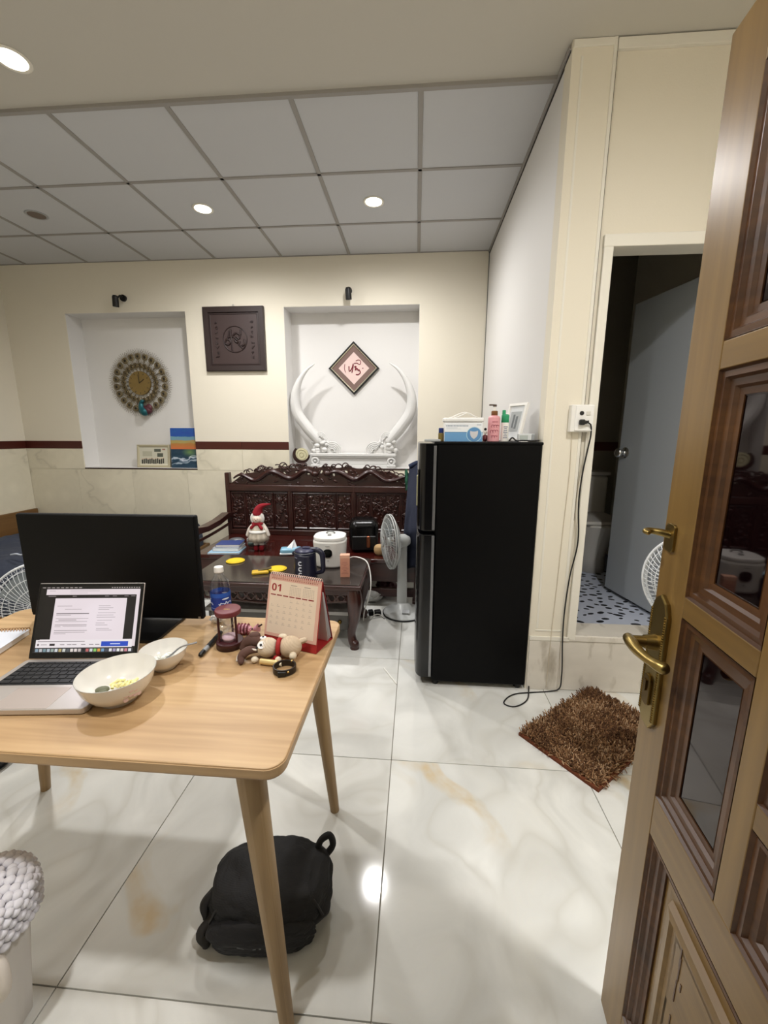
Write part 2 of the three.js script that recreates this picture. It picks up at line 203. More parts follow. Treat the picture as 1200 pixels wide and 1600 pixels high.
{ // downlights
  let n = 0; const emis = new THREE.MeshStandardMaterial({ color: 0xffffff, emissive: 0xfff4e0, emissiveIntensity: 9, roughness: 0.5 });
  const names = ['lit recessed downlight in the grid panel above the peacock clock and plaque', 'lit recessed downlight in the grid panel above the tusk niche', 'lit recessed downlight in the plain ceiling at top left', 'recessed downlight in the plain ceiling just inside the entrance', 'recessed downlight in the plain ceiling behind the open entrance door'];
  for (const [x, z, cd] of LAMPS) { const y = z < -2.266 ? HC - 0.004 : HC; const t = thing('downlight', names[n++], 'ceiling light', [x, y, z], 0, 'recessed ceiling downlights');
    part('rim', lathe([[0.056, 0.004], [0.070, 0.002], [0.074, -0.003], [0.068, -0.006], [0.058, -0.004], [0.056, 0.0]], 32), m.offwhite, t); part('lens', cyl(0.057, 0.057, 0.004, 0, -0.002, 0, 28), emis, t);
    const l = new THREE.SpotLight(LAMP_COL, cd * LAMP_CD, 0, 1.55, 0.85, 2); l.position.set(0, -0.012, 0); l.target.position.set(0, -1, 0); l.castShadow = true; l.shadow.radius = 2.8; l.shadow.mapSize.set(1024, 1024); l.shadow.bias = -0.0005; l.name = 'downlight_beam'; t.add(l); t.add(l.target); l.target.name = 'downlight_aim'; }
  const t = thing('downlight', 'unlit brownish recessed downlight at far left of the grid ceiling', 'ceiling light', [-2.865, HC - 0.004, -3.212], 0, 'recessed ceiling downlights');
  part('rim', lathe([[0.056, 0.004], [0.070, 0.002], [0.074, -0.003], [0.068, -0.006], [0.058, -0.004], [0.056, 0.0]], 32), m.grayPl, t); part('lens', cyl(0.057, 0.057, 0.004, 0, -0.002, 0, 28), M(0x6d5f54, 0.5), t);
}
// ================= ENTRANCE DOOR =================
{
  const d = struct('door_1', null, null, 'brown wooden entrance door with dark glass panes, standing open at right'); d.position.set(0.476, 0, -0.8); d.rotation.y = -1.6685;
  const W = 0.70, Ht = 1.985, D = 0.042, y0 = 0.012; const piece = (n, a, b, c, e, grain) => part(n, metricUV(rb2(a, b, c, e, -D, 0, 0.0025), 1.2, grain, a * 3.1, c * 2.3), m.door, d);
  const LX = [0.098, 0.28], RX = [0.32, 0.60];
  piece('stile', 0, LX[0], y0, Ht, 'y'); piece('stile', RX[1], W, y0, Ht, 'y'); piece('mullion', LX[1], RX[0], 0.7, 1.88, 'y');
  piece('rail', LX[0], RX[1], 1.88, Ht, 'x'); piece('rail', LX[0], RX[1], 0.614, 0.70, 'x'); piece('rail', LX[0], RX[1], y0, 0.14, 'x');
  piece('rail', LX[0], LX[1], 1.475, 1.518, 'x'); piece('rail', LX[0], LX[1], 1.063, 1.102, 'x'); piece('rail', RX[0], RX[1], 0.872, 0.911, 'x'); piece('rail', RX[0], RX[1], 1.40, 1.44, 'x');
  const prof = [[0, 0], [0.003, -0.005], [0.012, -0.004], [0.016, -0.010], [0.026, -0.011], [0.030, -0.016], [0.040, -0.017], [0.042, -0.025]];
  const back = prof.map(p => [p[0], -D - p[1]]).reverse();
  for (const [x0, x1, ya, yb] of [[...LX, 1.518, 1.88], [...LX, 1.102, 1.475], [...LX, 0.70, 1.063], [...RX, 0.70, 0.872], [...RX, 0.911, 1.40], [...RX, 1.44, 1.88]]) {
    const g = part('pane', box2(x0 + 0.036, x1 - 0.036, ya + 0.036, yb - 0.036, -0.0235, -0.0185), m.glass, d, 'dark glass pane'); part('moulding', merge([ring(x0, ya, x1, yb, prof), ring(x0, ya, x1, yb, back)]), m.mould, g, 'dark stepped glazing bead');
  }
  { // lower raised panel
    const x0 = LX[0], x1 = RX[1], ya = 0.14, yb = 0.614; const p = part('panel', merge([box2(x0 + 0.03, x1 - 0.03, ya + 0.03, yb - 0.03, -0.026, -0.02), ring(x0 + 0.036, ya + 0.036, x1 - 0.036, yb - 0.036, [[0, -0.022], [0.03, -0.019], [0.036, -0.009], [0.05, -0.007], [0.055, -0.012], [0.07, -0.012]]), box2(x0 + 0.1, x1 - 0.1, ya + 0.1, yb - 0.1, -0.02, -0.012)]), m.door, d, 'raised lower panel');
    part('moulding', merge([ring(x0, ya, x1, yb, prof), ring(x0, ya, x1, yb, back)]), m.mould, p); const cut = []; for (let i = 0; i < 9; i++) cut.push(bx(0.003, R(0.015, 0.05), 0.002, 0.22 + R(0, 0.05) * (i % 3), 0.5 - i * 0.025, -0.0118)); part('worn_groove', merge(cut), m.mould, p);
  }
  // brass furniture
  const H_ = part('handle_plate', extr(poly([[0.012, 0.83], [0.030, 0.812], [0.052, 0.812], [0.066, 0.83], [0.066, 1.045], [0.055, 1.068], [0.038, 1.078], [0.022, 1.068], [0.012, 1.045]]), 0.004, 0.003, 0, 0, 0.002), m.brass, d, 'long brass handle plate');
  part('beaded_edge', merge([0.014, 0.064].flatMap(x => Array.from({ length: 44 }, (_, i) => sph(0.0035, x, 0.832 + i * 0.00495, 0.008, 1, 1, 1, 6)))), m.brassDk, H_);
  part('keyhole_cover', merge([extr(rrect(0.024, 0.06, 0.01, 0.039, 0.885), 0.003, 0.002, 0, 0, 0.009), bx(0.008, 0.022, 0.006, 0.039, 0.895, 0.014)]), m.brassDk, H_);
  const lv = part('handle', merge([tr(cyl(0.013, 0.016, 0.02, 0, 0, 0, 20), 0.04, 0.985, 0.018, Math.PI / 2), tr(cyl(0.0105, 0.0115, 0.034, 0, 0, 0, 20), 0.04, 0.985, 0.036, Math.PI / 2), taper([[0.03, 0.985, 0.052], [0.05, 0.987, 0.055], [0.08, 0.984, 0.053], [0.105, 0.982, 0.046], [0.12, 0.981, 0.038], [0.125, 0.98, 0.032]], [0.010, 0.011, 0.0105, 0.009, 0.0085, 0.011], 30, 14)]), m.brass, d, 'curved brass lever');
  part('slide_bolt', merge([extr(rrect(0.03, 0.05, 0.008, 0.03, 1.19), 0.003, 0.001, 0, 0, 0.001), taper([[0.03, 1.195, 0.004], [0.024, 1.198, 0.018], [0.018, 1.199, 0.032], [0.022, 1.199, 0.042], [0.03, 1.198, 0.041]], [0.007, 0.007, 0.006, 0.006, 0.005], 20, 10)]), m.brass, d, 'small brass thumb turn');
  for (const y of [0.25, 1.0, 1.75]) part('hinge', cyl(0.007, 0.007, 0.1, W + 0.004, y, -0.01, 10), m.brassDk, d);
}
// ================= WORK TABLE =================
const TT = 0.73;
{
  const t = thing('work_table', 'light oak rectangular table with rounded corners and splayed legs in the foreground', 'table', [-0.854, 0, -1.0]);
  const g = extr(rrect(1.196, 0.648, 0.035), 0.022, 0.003).rotateX(-Math.PI / 2).translate(0, TT - 0.026, 0);
  part('tabletop', metricUV(g, 1.1, 'x', 0.1, 0.3), m.oak, t);
  const edge = extr(rrect(1.203, 0.655, 0.038), 0.018, 0.001).rotateX(-Math.PI / 2).translate(0, TT - 0.0235, 0); part('edge_band', metricUV(edge, 1.1, 'x'), m.oak, t);
  for (const sx of [-1, 1]) for (const sz of [-1, 1]) { const a = V(sx * 0.508, TT - 0.026, sz * 0.265), b = V(sx * 0.576, 0, sz * (sz > 0 ? 0.302 : 0.268)); const g = new THREE.CylinderGeometry(0.032, 0.0165, a.distanceTo(b), 24, 1); g.applyQuaternion(new THREE.Quaternion().setFromUnitVectors(V(0, 1, 0), a.clone().sub(b).normalize())); g.translate((a.x + b.x) / 2, (a.y + b.y) / 2 + 0.001, (a.z + b.z) / 2); deform(g, v => { if (v.y < 0.004) v.y = 0; if (v.y > TT - 0.028) v.y = TT - 0.027; }); part('leg', metricUV(g, 1.4, 'y', sx, sz), m.leg, t); }
  part('apron', merge([rb2(-0.48, 0.48, TT - 0.07, TT - 0.026, 0.19, 0.21, 0.003), rb2(-0.48, 0.48, TT - 0.07, TT - 0.026, -0.21, -0.19, 0.003)]), m.leg, t);
}
{ // monitor
  const t = thing('monitor', 'large black computer monitor standing on the table behind the laptop', 'monitor', [-1.02, TT, -1.245], 0.03);
  part('housing', rb(0.612, 0.362, 0.022, 0.006, 0, 0.201, -0.008), m.blackMat, t); part('screen', rb(0.602, 0.346, 0.003, 0.001, 0, 0.206, 0.0045), PM(0x030303, 0.5, { specularIntensity: 0.4 }), t, 'switched-off matt black screen');
  part('logo_mark', rb(0.008, 0.009, 0.002, 0.0005, 0.293, 0.027, 0.004), m.steel, t); part('neck', [rb(0.05, 0.26, 0.025, 0.008, 0.05, 0.14, -0.045), rb(0.12, 0.12, 0.03, 0.008, 0.03, 0.22, -0.03)], m.blackMat, t); part('base', extr(rrect(0.28, 0.185, 0.012), 0.006, 0.002).rotateX(-Math.PI / 2).translate(0.075, 0.002, 0.04), m.black, t, 'flat black foot plate');
}
{ // laptop
  const t = thing('laptop', 'open silver laptop showing a document on its screen', 'laptop', [-0.935, TT, -0.992], 0.103);
  const Wd = 0.304, Dp = 0.216, silver = M(0xc3bcb6, 0.35, { metalness: 0.55 });
  const b = part('base', extr(rrect(Wd, Dp, 0.012), 0.010, 0.002).rotateX(-Math.PI / 2).translate(0, 0.003, Dp / 2), silver, t);
  part('keyboard_bed', rb(0.275, 0.002, 0.108, 0.0008, 0, 0.0148, 0.068), m.black, t); const kg = {}; const km = M(0x121214, 0.6);
  const rows = [[14, 0.0095, 0.2], [14, 0.0165, 1], [14, 0.0165, 1], [13, 0.0165, 1], [12, 0.0165, 1], [9, 0.0165, 1]]; let kz = 0.018;
  rows.forEach(([n, d], ri) => { const w = 0.271 / n; for (let i = 0; i < n; i++) { let ww = w - 0.0025, x = -0.1355 + (i + 0.5) * w; const key = n + '_' + d; kg[key] ??= rb(ww, 0.0022, d - 0.0025, 0.0006, 0, 0, 0, 1); const k = part('key', kg[key], km, t); k.position.set(x, 0.0166, kz + d / 2); } kz += d + 0.0012; });
  part('trackpad', rb(0.13, 0.0012, 0.082, 0.0004, 0, 0.0151, 0.174), M(0xb0a49c, 0.4, { metalness: 0.3 }), t);
  const lid = new THREE.Group(); lid.name = 'lid'; lid.position.set(0, 0.015, -0.002); lid.rotation.x = -0.386; t.add(lid);
  part('shell', rb(Wd, 0.212, 0.006, 0.0028, 0, 0.106, -0.003), silver, lid); part('bezel', rb(Wd - 0.003, 0.209, 0.002, 0.0008, 0, 0.106, 0.0006), m.blackGloss, lid);
  const sc = canvasTex(1024, 640, (g, w, h) => {
    g.fillStyle = '#0b090a'; g.fillRect(0, 0, w, h); g.fillStyle = '#bdb2b0'; for (let i = 0; i < 9; i++) g.fillRect(16 + i * 46, 8, 30, 7); for (let i = 0; i < 12; i++) g.fillRect(720 + i * 25, 8, 15, 7);
    g.fillStyle = '#f3e6ea'; g.fillRect(60, 26, w - 66, h - 86); g.fillStyle = '#d9cdd0'; g.fillRect(90, 40, 60, 8); g.fillRect(300, 40, 300, 8); g.fillRect(300, 62, 180, 5); g.fillStyle = '#100c0e'; g.fillRect(60, 82, w - 100, 430); g.fillStyle = '#8f8587'; for (const x of [84, 120, 330, 660, 740, 860, 930]) g.fillRect(x, 92, 42, 7);
    g.fillStyle = '#f6e9ee'; g.fillRect(160, 116, 730, 400); g.fillStyle = '#a79ca0'; const ln = (x, y, l, t = 4) => g.fillRect(x, y, l, t);
    ln(190, 190, 150); ln(270, 222, 170); g.fillStyle = '#6d6468'; ln(190, 262, 330, 7); g.fillStyle = '#a79ca0'; ln(190, 278, 150); ln(190, 312, 330); ln(220, 324, 180, 7); ln(190, 340, 320); ln(190, 372, 320, 6); ln(190, 388, 60); ln(270, 386, 240); ln(190, 426, 330, 5); ln(190, 444, 310); ln(190, 458, 120);
    for (const [y, l] of [[190, 120], [210, 150], [226, 110], [258, 180], [280, 170], [300, 190], [330, 150], [356, 90], [376, 120], [410, 130], [426, 160]]) ln(600 + (y % 4) * 5, y, l); 
    g.fillStyle = '#fbf3f5'; g.fillRect(26, 516, w - 60, 74); g.fillStyle = '#6f666a'; ln(44, 530, 470, 5); g.beginPath(); g.arc(52, 562, 11, 0, 7); g.fill(); ln(80, 560, 60, 5); g.fillStyle = '#2c2629'; g.fillRect(166, 552, 52, 20); g.fillStyle = '#8d8488'; for (const x of [270, 340, 390, 480, 560, 620]) ln(x, 558, 44, 8);
    g.fillStyle = '#2750c8'; g.fillRect(680, 534, 270, 46); g.fillStyle = '#dfe6ff'; ln(770, 553, 100, 8);
    g.fillStyle = '#3a3a40'; g.fillRect(20, 596, w - 40, 38); const cols = ['#8fa6b8', '#c7c9cc', '#7d98a0', '#b9c6cf', '#9fb0a8', '#dfe3e6', '#c4b27a', '#d8dcd5', '#5c6064', '#f1e7e0', '#efe2dd', '#d1c4c0', '#202024', '#c66a6a', '#d8dedd', '#8fd06a', '#e7a44a', '#7fa6c8', '#4e5260', '#efeef2', '#b3a7c8', '#f4f4f4', '#f0ded8', '#d88a98', '#efeff2']; cols.forEach((c, i) => { g.fillStyle = c; g.fillRect(32 + i * 38.6, 601, 29, 28); });
  });
  const sm = new THREE.MeshStandardMaterial({ color: 0x050505, roughness: 0.35, emissive: 0xffffff, emissiveMap: sc, emissiveIntensity: 0.85 });
  const p = new THREE.PlaneGeometry(Wd - 0.016, 0.186); part('screen', p.translate(0, 0.109, 0.0018), sm, lid, 'lit screen with a document page');
  const pl = new THREE.PointLight(0xe8ecff, 0.02, 1.2, 2); pl.position.set(0, 0.11, 0.03); pl.name = 'screen_glow'; pl.castShadow = true; pl.shadow.radius = 4; lid.add(pl);
}
// bowls
function bowl(name, label, pos, r, h, food) {
  const t = thing(name, label, 'bowl', pos, 0.3); part('bowl_body', lathe([[0, 0.006], [r * 0.42, 0.006], [r * 0.42, 0], [r * 0.48, 0], [r * 0.50, 0.008], [r * 0.72, h * 0.28], [r * 0.9, h * 0.6], [r, h], [r * 0.985, h + 0.001], [r * 0.86, h * 0.6], [r * 0.66, h * 0.3], [r * 0.4, h * 0.16], [0, h * 0.14]], 56), m.porc, t); food(t); return t;
}
bowl('porcelain_bowl', 'larger white porcelain bowl in front, with yellow noodle leftovers', [-0.722, TT, -0.856], 0.086, 0.072, t => {
  const g = []; for (let i = 0; i < 16; i++) { const a = R(0, 6.28), q = R(0, 0.03); const c = [0.012 + 1.2 * q * Math.cos(a), 0.024, -0.012 + 1.2 * q * Math.sin(a)]; g.push(tube([[c[0], c[1], c[2]], [c[0] + R(-0.012, 0.012), c[1] + R(0.003, 0.009), c[2] + R(-0.012, 0.012)], [c[0] + R(-0.02, 0.02), c[1] + R(0, 0.006), c[2] + R(-0.02, 0.02)]], 0.004, 10, 6)); } part('noodle_scraps', g, M(0xe6dc9a, 0.5), t); part('green_scrap', [sph(0.011, -0.036, 0.028, 0.0, 1.5, 0.7, 1, 10), sph(0.008, -0.03, 0.029, 0.012, 1.2, 0.6, 1, 10)], M(0x5d5f48, 0.6), t);
  const pm = M(0xd8bdb8, 0.4); const fl = []; for (let i = 0; i < 7; i++) { const a = 0.55 + (i % 4) * 0.14, y = 0.03 + (i * 0.37 % 1) * 0.03, rr = 0.071 + (y - 0.03) * 0.35; fl.push(tr(new THREE.SphereGeometry(0.006, 8, 6).scale(1, 1, 0.12), 0, 0, 0, 0, 0, 0).translate(0, 0, 0).applyMatrix4(new THREE.Matrix4().makeRotationY(a).setPosition(Math.sin(a) * rr, y, Math.cos(a) * rr))); } part('flower_decal', fl, pm, t, 'faint pink flower print');
});
bowl('porcelain_bowl', 'smaller white porcelain bowl with rice leftovers and a spoon in it', [-0.694, TT, -0.998], 0.062, 0.055, t => { const g = []; for (let i = 0; i < 40; i++) { const a = R(0, 6.28), q = Math.sqrt(rnd()) * 0.03; g.push(sph(0.004, q * Math.cos(a), 0.017 + R(0, 0.01), q * Math.sin(a), 1.6, 0.8, 0.9, 7)); } part('rice_scraps', g, M(0xe9e9e0, 0.6), t); });
solo('spoon', 'thin steel spoon resting in the smaller bowl', 'spoon', [taper([[-0.687, 0.757, -0.975], [-0.66, 0.778, -0.985], [-0.636, 0.797, -0.990], [-0.598, 0.806, -1.0]], [0.003, 0.0025, 0.002, 0.003], 24, 8), sph(0.014, -0.692, 0.754, -0.972, 1.3, 0.35, 0.9, 14)], m.steel);
{ // notebook
  const t = thing('notebook', 'white spiral notebook lying at the left end of the table', 'notebook', [-1.33, TT, -1.035], 0.2); part('pages', rb(0.21, 0.016, 0.17, 0.002, 0, 0.008, 0), m.paper, t); part('cover', rb(0.213, 0.0015, 0.173, 0.0005, 0, 0.0168, 0), M(0xe6eaf4, 0.5), t);
  const g = []; for (let i = 0; i < 24; i++) g.push(tr(new THREE.TorusGeometry(0.011, 0.0012, 6, 14), -0.1 + i * 0.0087, 0.0125, -0.086, 0, Math.PI / 2)); part('spiral', g, M(0xb58d62, 0.35, { metalness: 0.6 }), t); part('print', box2(-0.08, -0.05, 0.0176, 0.018, 0.02, 0.028), M(0x9aa0ae, 0.7), t);
}
solo('pencil', 'thin wooden stick lying behind the spiral notebook', 'pencil', [tube([[-1.25, TT + 0.003, -1.26], [-1.19, TT + 0.003, -1.275]], 0.0025, 4, 6)], M(0x5a3f26, 0.6));
{ const t = thing('marker_pen', 'black marker pen lying beside the hourglass', 'pen', [-0.622, TT + 0.0075, -1.115]); const g = (a, b, r1, r2) => { const c = new THREE.CylinderGeometry(r1, r2, b - a, 16); c.translate(0, (a + b) / 2, 0); return c.rotateX(-Math.PI / 2); };
  t.rotation.y = 0.03; part('barrel', [g(-0.06, 0.03, 0.007, 0.007), g(-0.066, -0.06, 0.007, 0.004)], m.black, t); part('cap', g(0.03, 0.075, 0.0075, 0.0075), m.black, t); part('label_band', g(-0.042, -0.018, 0.0072, 0.0072), M(0x8d8f90, 0.4), t); }
{ // hourglass
  const t = thing('hourglass', 'wooden hourglass with dark red discs beside the water bottle', 'hourglass', [-0.563, TT, -1.125]); const mw = M(0x3c1216, 0.45), mt = M(0x6a2a30, 0.4);
  part('base_disc', lathe([[0, 0], [0.040, 0], [0.040, 0.018], [0.038, 0.021], [0, 0.021]]), mw, t); part('top_disc', lathe([[0, 0.106], [0.036, 0.106], [0.038, 0.109], [0.038, 0.12], [0.036, 0.123], [0, 0.123]]), mt, t); part('mark', rb(0.02, 0.001, 0.003, 0.0004, 0, 0.1232, 0.006), m.gold, t);
  for (const a of [0.4, 2.5, 4.6]) part('post', cyl(0.0035, 0.0035, 0.09, 0.03 * Math.cos(a), 0.064, 0.03 * Math.sin(a), 10), mw, t);
  part('glass', lathe([[0.004, 0.0215], [0.022, 0.0215], [0.0235, 0.035], [0.018, 0.052], [0.003, 0.064], [0.018, 0.076], [0.0235, 0.092], [0.022, 0.1055], [0.004, 0.1055]]), m.clear, t); part('sand', lathe([[0, 0.022], [0.0215, 0.022], [0.0225, 0.034], [0.012, 0.038], [0, 0.040]]), M(0xe4c3cb, 0.9), t);
}
{ // water bottle
  const t = thing('water_bottle', 'clear plastic water bottle with blue label and white cap', 'bottle', [-0.632, TT, -1.222]);
  part('bottle_body', lathe([[0.001, 0.004], [0.024, 0.002], [0.030, 0.008], [0.0305, 0.03], [0.029, 0.035], [0.0305, 0.04], [0.029, 0.075], [0.0305, 0.08], [0.031, 0.14], [0.030, 0.155], [0.026, 0.175], [0.013, 0.196], [0.0115, 0.2], [0.0115, 0.205]], 40), m.clear, t);
  const lt = canvasTex(512, 256, (g, w, h) => { g.fillStyle = '#16358c'; g.fillRect(0, 0, w, h); g.fillStyle = '#2757b0'; g.fillRect(0, 0, w, 60); g.strokeStyle = '#d8e2f2'; g.lineWidth = 9; for (let k = 0; k < 3; k++) { g.beginPath(); for (let x = 0; x <= 120; x += 6) g.lineTo(20 + k * 170 + x, 150 + 22 * Math.sin(x * 0.23) * Math.cos(x * 0.05)); g.stroke(); g.fillStyle = '#e2e9f5'; g.beginPath(); g.ellipse(80 + k * 170, 86, 34, 12, 0, 0, 7); g.fill(); } g.fillStyle = '#8fa8dc'; g.fillRect(0, 214, w, 8); });
  part('label', new THREE.CylinderGeometry(0.0313, 0.0313, 0.058, 40, 1, true).translate(0, 0.11, 0), M(0xffffff, 0.4, { map: lt, side: THREE.DoubleSide }), t, 'blue paper label'); part('cap', lathe([[0, 0.203], [0.0145, 0.203], [0.015, 0.206], [0.0145, 0.220], [0.013, 0.222], [0, 0.222]]), m.plasticW, t, 'white screw cap');
}
function crumple(name, label, cat, pos, s, mat, sd) { const g = deform(new THREE.IcosahedronGeometry(1, 4), v => { const k = 1 + 0.5 * fbm(v.x * 2 + sd, v.y * 2, v.z * 2, 3); v.multiplyScalar(k); v.set(v.x * s[0], (v.y + 1) * s[1], v.z * s[2]); if (v.y < 0) v.y = 0; v.add(V(...pos)); }); return solo(name, label, cat, [g], mat); }
crumple('foil_wrapper', 'crumpled silver foil wrapper behind the water bottle', 'wrapper', [-0.68, TT, -1.275], [0.022, 0.014, 0.018], M(0xdedfe0, 0.3, { metalness: 0.6 }), 3);
{ const t = thing('candy_wrapper', 'pink and white twisted candy wrapper behind the hourglass', 'wrapper', [-0.556, TT, -1.205]); part('twist', [deform(new THREE.IcosahedronGeometry(1, 4), v => { v.multiplyScalar(1 + 0.4 * fbm(v.x * 3, v.y * 3, v.z * 3, 3)); v.set(v.x * 0.028, (v.y + 1) * 0.015, v.z * 0.018); if (v.y < 0) v.y = 0; }), tr(new THREE.ConeGeometry(0.014, 0.03, 10, 1), 0.036, 0.014, -0.006, 0, 0, 1.9)], M(0xd79aa6, 0.5), t); part('stripe', [0, 1, 2, 3].map(i => tr(new THREE.TorusGeometry(0.017, 0.0025, 6, 18), -0.015 + i * 0.011, 0.016, 0, 0, Math.PI / 2 + 0.2)), M(0x7a2a3a, 0.5), t); part('twig', tube([[0.02, 0.012, 0], [0.045, 0.02, -0.008], [0.06, 0.028, -0.012]], 0.003, 8, 6), M(0x3a2020, 0.7), t); }
{ // desk calendar
  const t = thing('desk_calendar', 'red and cream standing desk calendar page marked 01', 'calendar', [-0.362, TT, -1.175], -0.30); const W = 0.19, Hh = 0.215, L = 0.052;
  const ct = canvasTex(760, 900, (g, w, h) => {
    g.fillStyle = '#dcae9c'; g.fillRect(0, 0, w, h); g.fillStyle = '#e6d3bd'; g.fillRect(28, 66, w - 72, h - 110); g.fillStyle = '#9b2f2c'; g.font = 'bold 150px sans-serif'; g.fillText('01', 44, 226); g.fillStyle = '#b9a995'; for (let k = 0; k < 2; k++) { g.fillStyle = '#8d7f70'; g.fillRect(330 + k * 195, 108, 90, 9); g.fillStyle = '#b3a491'; for (let r = 0; r < 6; r++) for (let c = 0; c < 7; c++) g.fillRect(318 + k * 195 + c * 24, 138 + r * 22, 13, 9); }
    g.fillStyle = '#8d2c2a'; for (let i = 0; i < 7; i++) g.fillRect(42 + i * 93, 276, 76, 17); let d = 1; g.fillStyle = '#a08f80'; g.font = '24px sans-serif'; for (let r = 0; r < 5; r++) for (let c = r ? 0 : 3; c < 7 && d < 32; c++) { g.fillText(String(d++), 62 + c * 93, 350 + r * 88); g.fillRect(56 + c * 93, 362 + r * 88, 44, 4); } g.fillStyle = '#8a3a30'; for (let i = 0; i < 22; i++) g.fillRect(44 + i * 31, 30, 10, 16);
  });
  const ang = Math.atan2(L, Hh); const face = new THREE.Group(); face.name = 'front_leaf'; face.position.set(0, 0.0, L); face.rotation.x = -ang; t.add(face);
  part('board', rb(W, Hh, 0.002, 0.0006, 0, Hh / 2, -0.001), M(0xa02222, 0.6), face); part('page', [bx(W - 0.002, Hh - 0.028, 0.0015, -0.001, Hh / 2 + 0.013, 0.001)], M(0xd8b8a4, 0.8), face); part('print', new THREE.PlaneGeometry(W - 0.003, Hh - 0.029).translate(-0.001, Hh / 2 + 0.013, 0.0019), M(0xffffff, 0.75, { map: ct }), face, 'month page printed 01'); 
  const bk = new THREE.Group(); bk.name = 'back_leaf'; bk.position.set(0, 0, -L); bk.rotation.x = ang; t.add(bk); part('board', rb(W, Hh, 0.002, 0.0006, 0, Hh / 2, 0.001), M(0x8a1f20, 0.6), bk); const loose = part('loose_pages', merge([0, 1, 2, 3].map(i => tr(bx(W - 0.004, Hh - 0.045, 0.0007), 0, Hh / 2 - 0.012, 0.006 + i * 0.004, -0.03 * i))), M(0xe9e6ea, 0.8), bk, 'white loose pages inside');
  part('foot_board', [rb2(-W / 2, W / 2, 0, 0.0016, -L, L, 0.0005, 1)], M(0x9c1d1d, 0.6), t); const g = []; for (let i = 0; i < 26; i++) g.push(tr(new THREE.TorusGeometry(0.0075, 0.0011, 6, 14), -W / 2 + 0.008 + i * 0.007, Hh * Math.cos(ang) + 0.001, 0, 0, Math.PI / 2)); part('spiral', g, M(0xe6c9bb, 0.35), t, 'pale wire spiral');
}
{ // crocheted bunny lying on its back
  const t = thing('crochet_bunny', 'beige crocheted bunny toy with red scarf lying before the calendar', 'toy', [-0.42, TT, -1.075], 0.1);
  const knit = (g, k = 0.0012) => deform(g, v => { const q = Math.sin(v.x * 700) * Math.sin(v.y * 800) * k; v.y += q; v.z += q; });
  part('body', knit(sph(0.031, 0.062, 0.031, 0, 1.08, 1, 1, 48)), m.woolBeige, t); part('head', knit(sph(0.028, -0.004, 0.030, 0.002, 1.12, 1, 1.05, 48)), M(0xcdbda6, 0.95), t);
  part('scarf', [tr(new THREE.TorusGeometry(0.021, 0.0065, 8, 22), 0.03, 0.031, 0.002, 0, Math.PI / 2), sph(0.007, 0.026, 0.012, 0.03, 1.2, 1, 1, 10), sph(0.007, 0.016, 0.006, 0.034, 1.2, 0.8, 1, 10)], m.red, t, 'red knitted scarf');
  part('eye_patch', [tr(cyl(0.011, 0.011, 0.004, 0, 0, 0, 20), -0.016, 0.047, 0.021, 0.75), tr(cyl(0.009, 0.009, 0.004, 0, 0, 0, 20), -0.018, 0.056, -0.006, -0.1)], M(0xf2f0ee, 0.9), t, 'white round eye patches'); part('pupil', [sph(0.0035, -0.017, 0.050, 0.024), sph(0.003, -0.018, 0.059, -0.006), sph(0.004, -0.030, 0.038, 0.018)], m.black, t);
  part('arm', [sph(0.0095, 0.034, 0.0095, 0.038, 1, 1.1, 1, 14)], M(0xd8cab2, 0.95), t); part('arm', [sph(0.0095, 0.036, 0.052, -0.022, 1.4, 0.8, 1, 14)], M(0xd8cab2, 0.95), t); part('foot', [sph(0.011, 0.075, 0.019, 0.031, 1, 1, 1.1, 14)], M(0xd8cab2, 0.95), t); part('foot', [taper([[0.085, 0.04, -0.008], [0.103, 0.047, -0.008]], [0.009, 0.008], 8, 10)], M(0xc8b59c, 0.95), t);
  part('ear', [taper([[-0.03, 0.028, 0.012], [-0.055, 0.03, 0.02], [-0.072, 0.018, 0.03], [-0.07, 0.008, 0.042]], [0.008, 0.012, 0.013, 0.008], 20, 12)], m.woolBrown, t); part('ear_rim', [tube([[-0.03, 0.032, 0.022], [-0.06, 0.038, 0.022], [-0.083, 0.018, 0.024], [-0.084, 0.006, 0.036]], 0.0028, 20, 8)], M(0xd8cfc4, 0.9), t); part('ear', [taper([[-0.025, 0.028, -0.02], [-0.05, 0.036, -0.03], [-0.075, 0.026, -0.034], [-0.085, 0.012, -0.03]], [0.012, 0.02, 0.018, 0.012], 20, 12), sph(0.014, -0.05, 0.05, -0.032, 1.2, 0.8, 1, 12)], m.woolBrown, t); part('bead', [sph(0.0095, -0.034, 0.0095, 0.034, 1.1, 0.95, 1, 14)], M(0xdccfb8, 0.9), t);
}
{ const t = thing('lipstick_tube', 'pale gold cylindrical lipstick tube lying in front of the bunny', 'lipstick', [-0.405, TT + 0.0085, -1.03], -0.12); part('tube_body', tr(cyl(0.0085, 0.0085, 0.052, 0, 0, 0, 20), 0, 0, 0, 0, 0, Math.PI / 2), M(0xd8bf86, 0.3, { metalness: 0.5 }), t); part('cap', tr(cyl(0.006, 0.006, 0.012, 0, 0, 0, 18), 0.032, -0.0015, 0, 0, 0, Math.PI / 2), M(0xeadfc2, 0.3), t); }
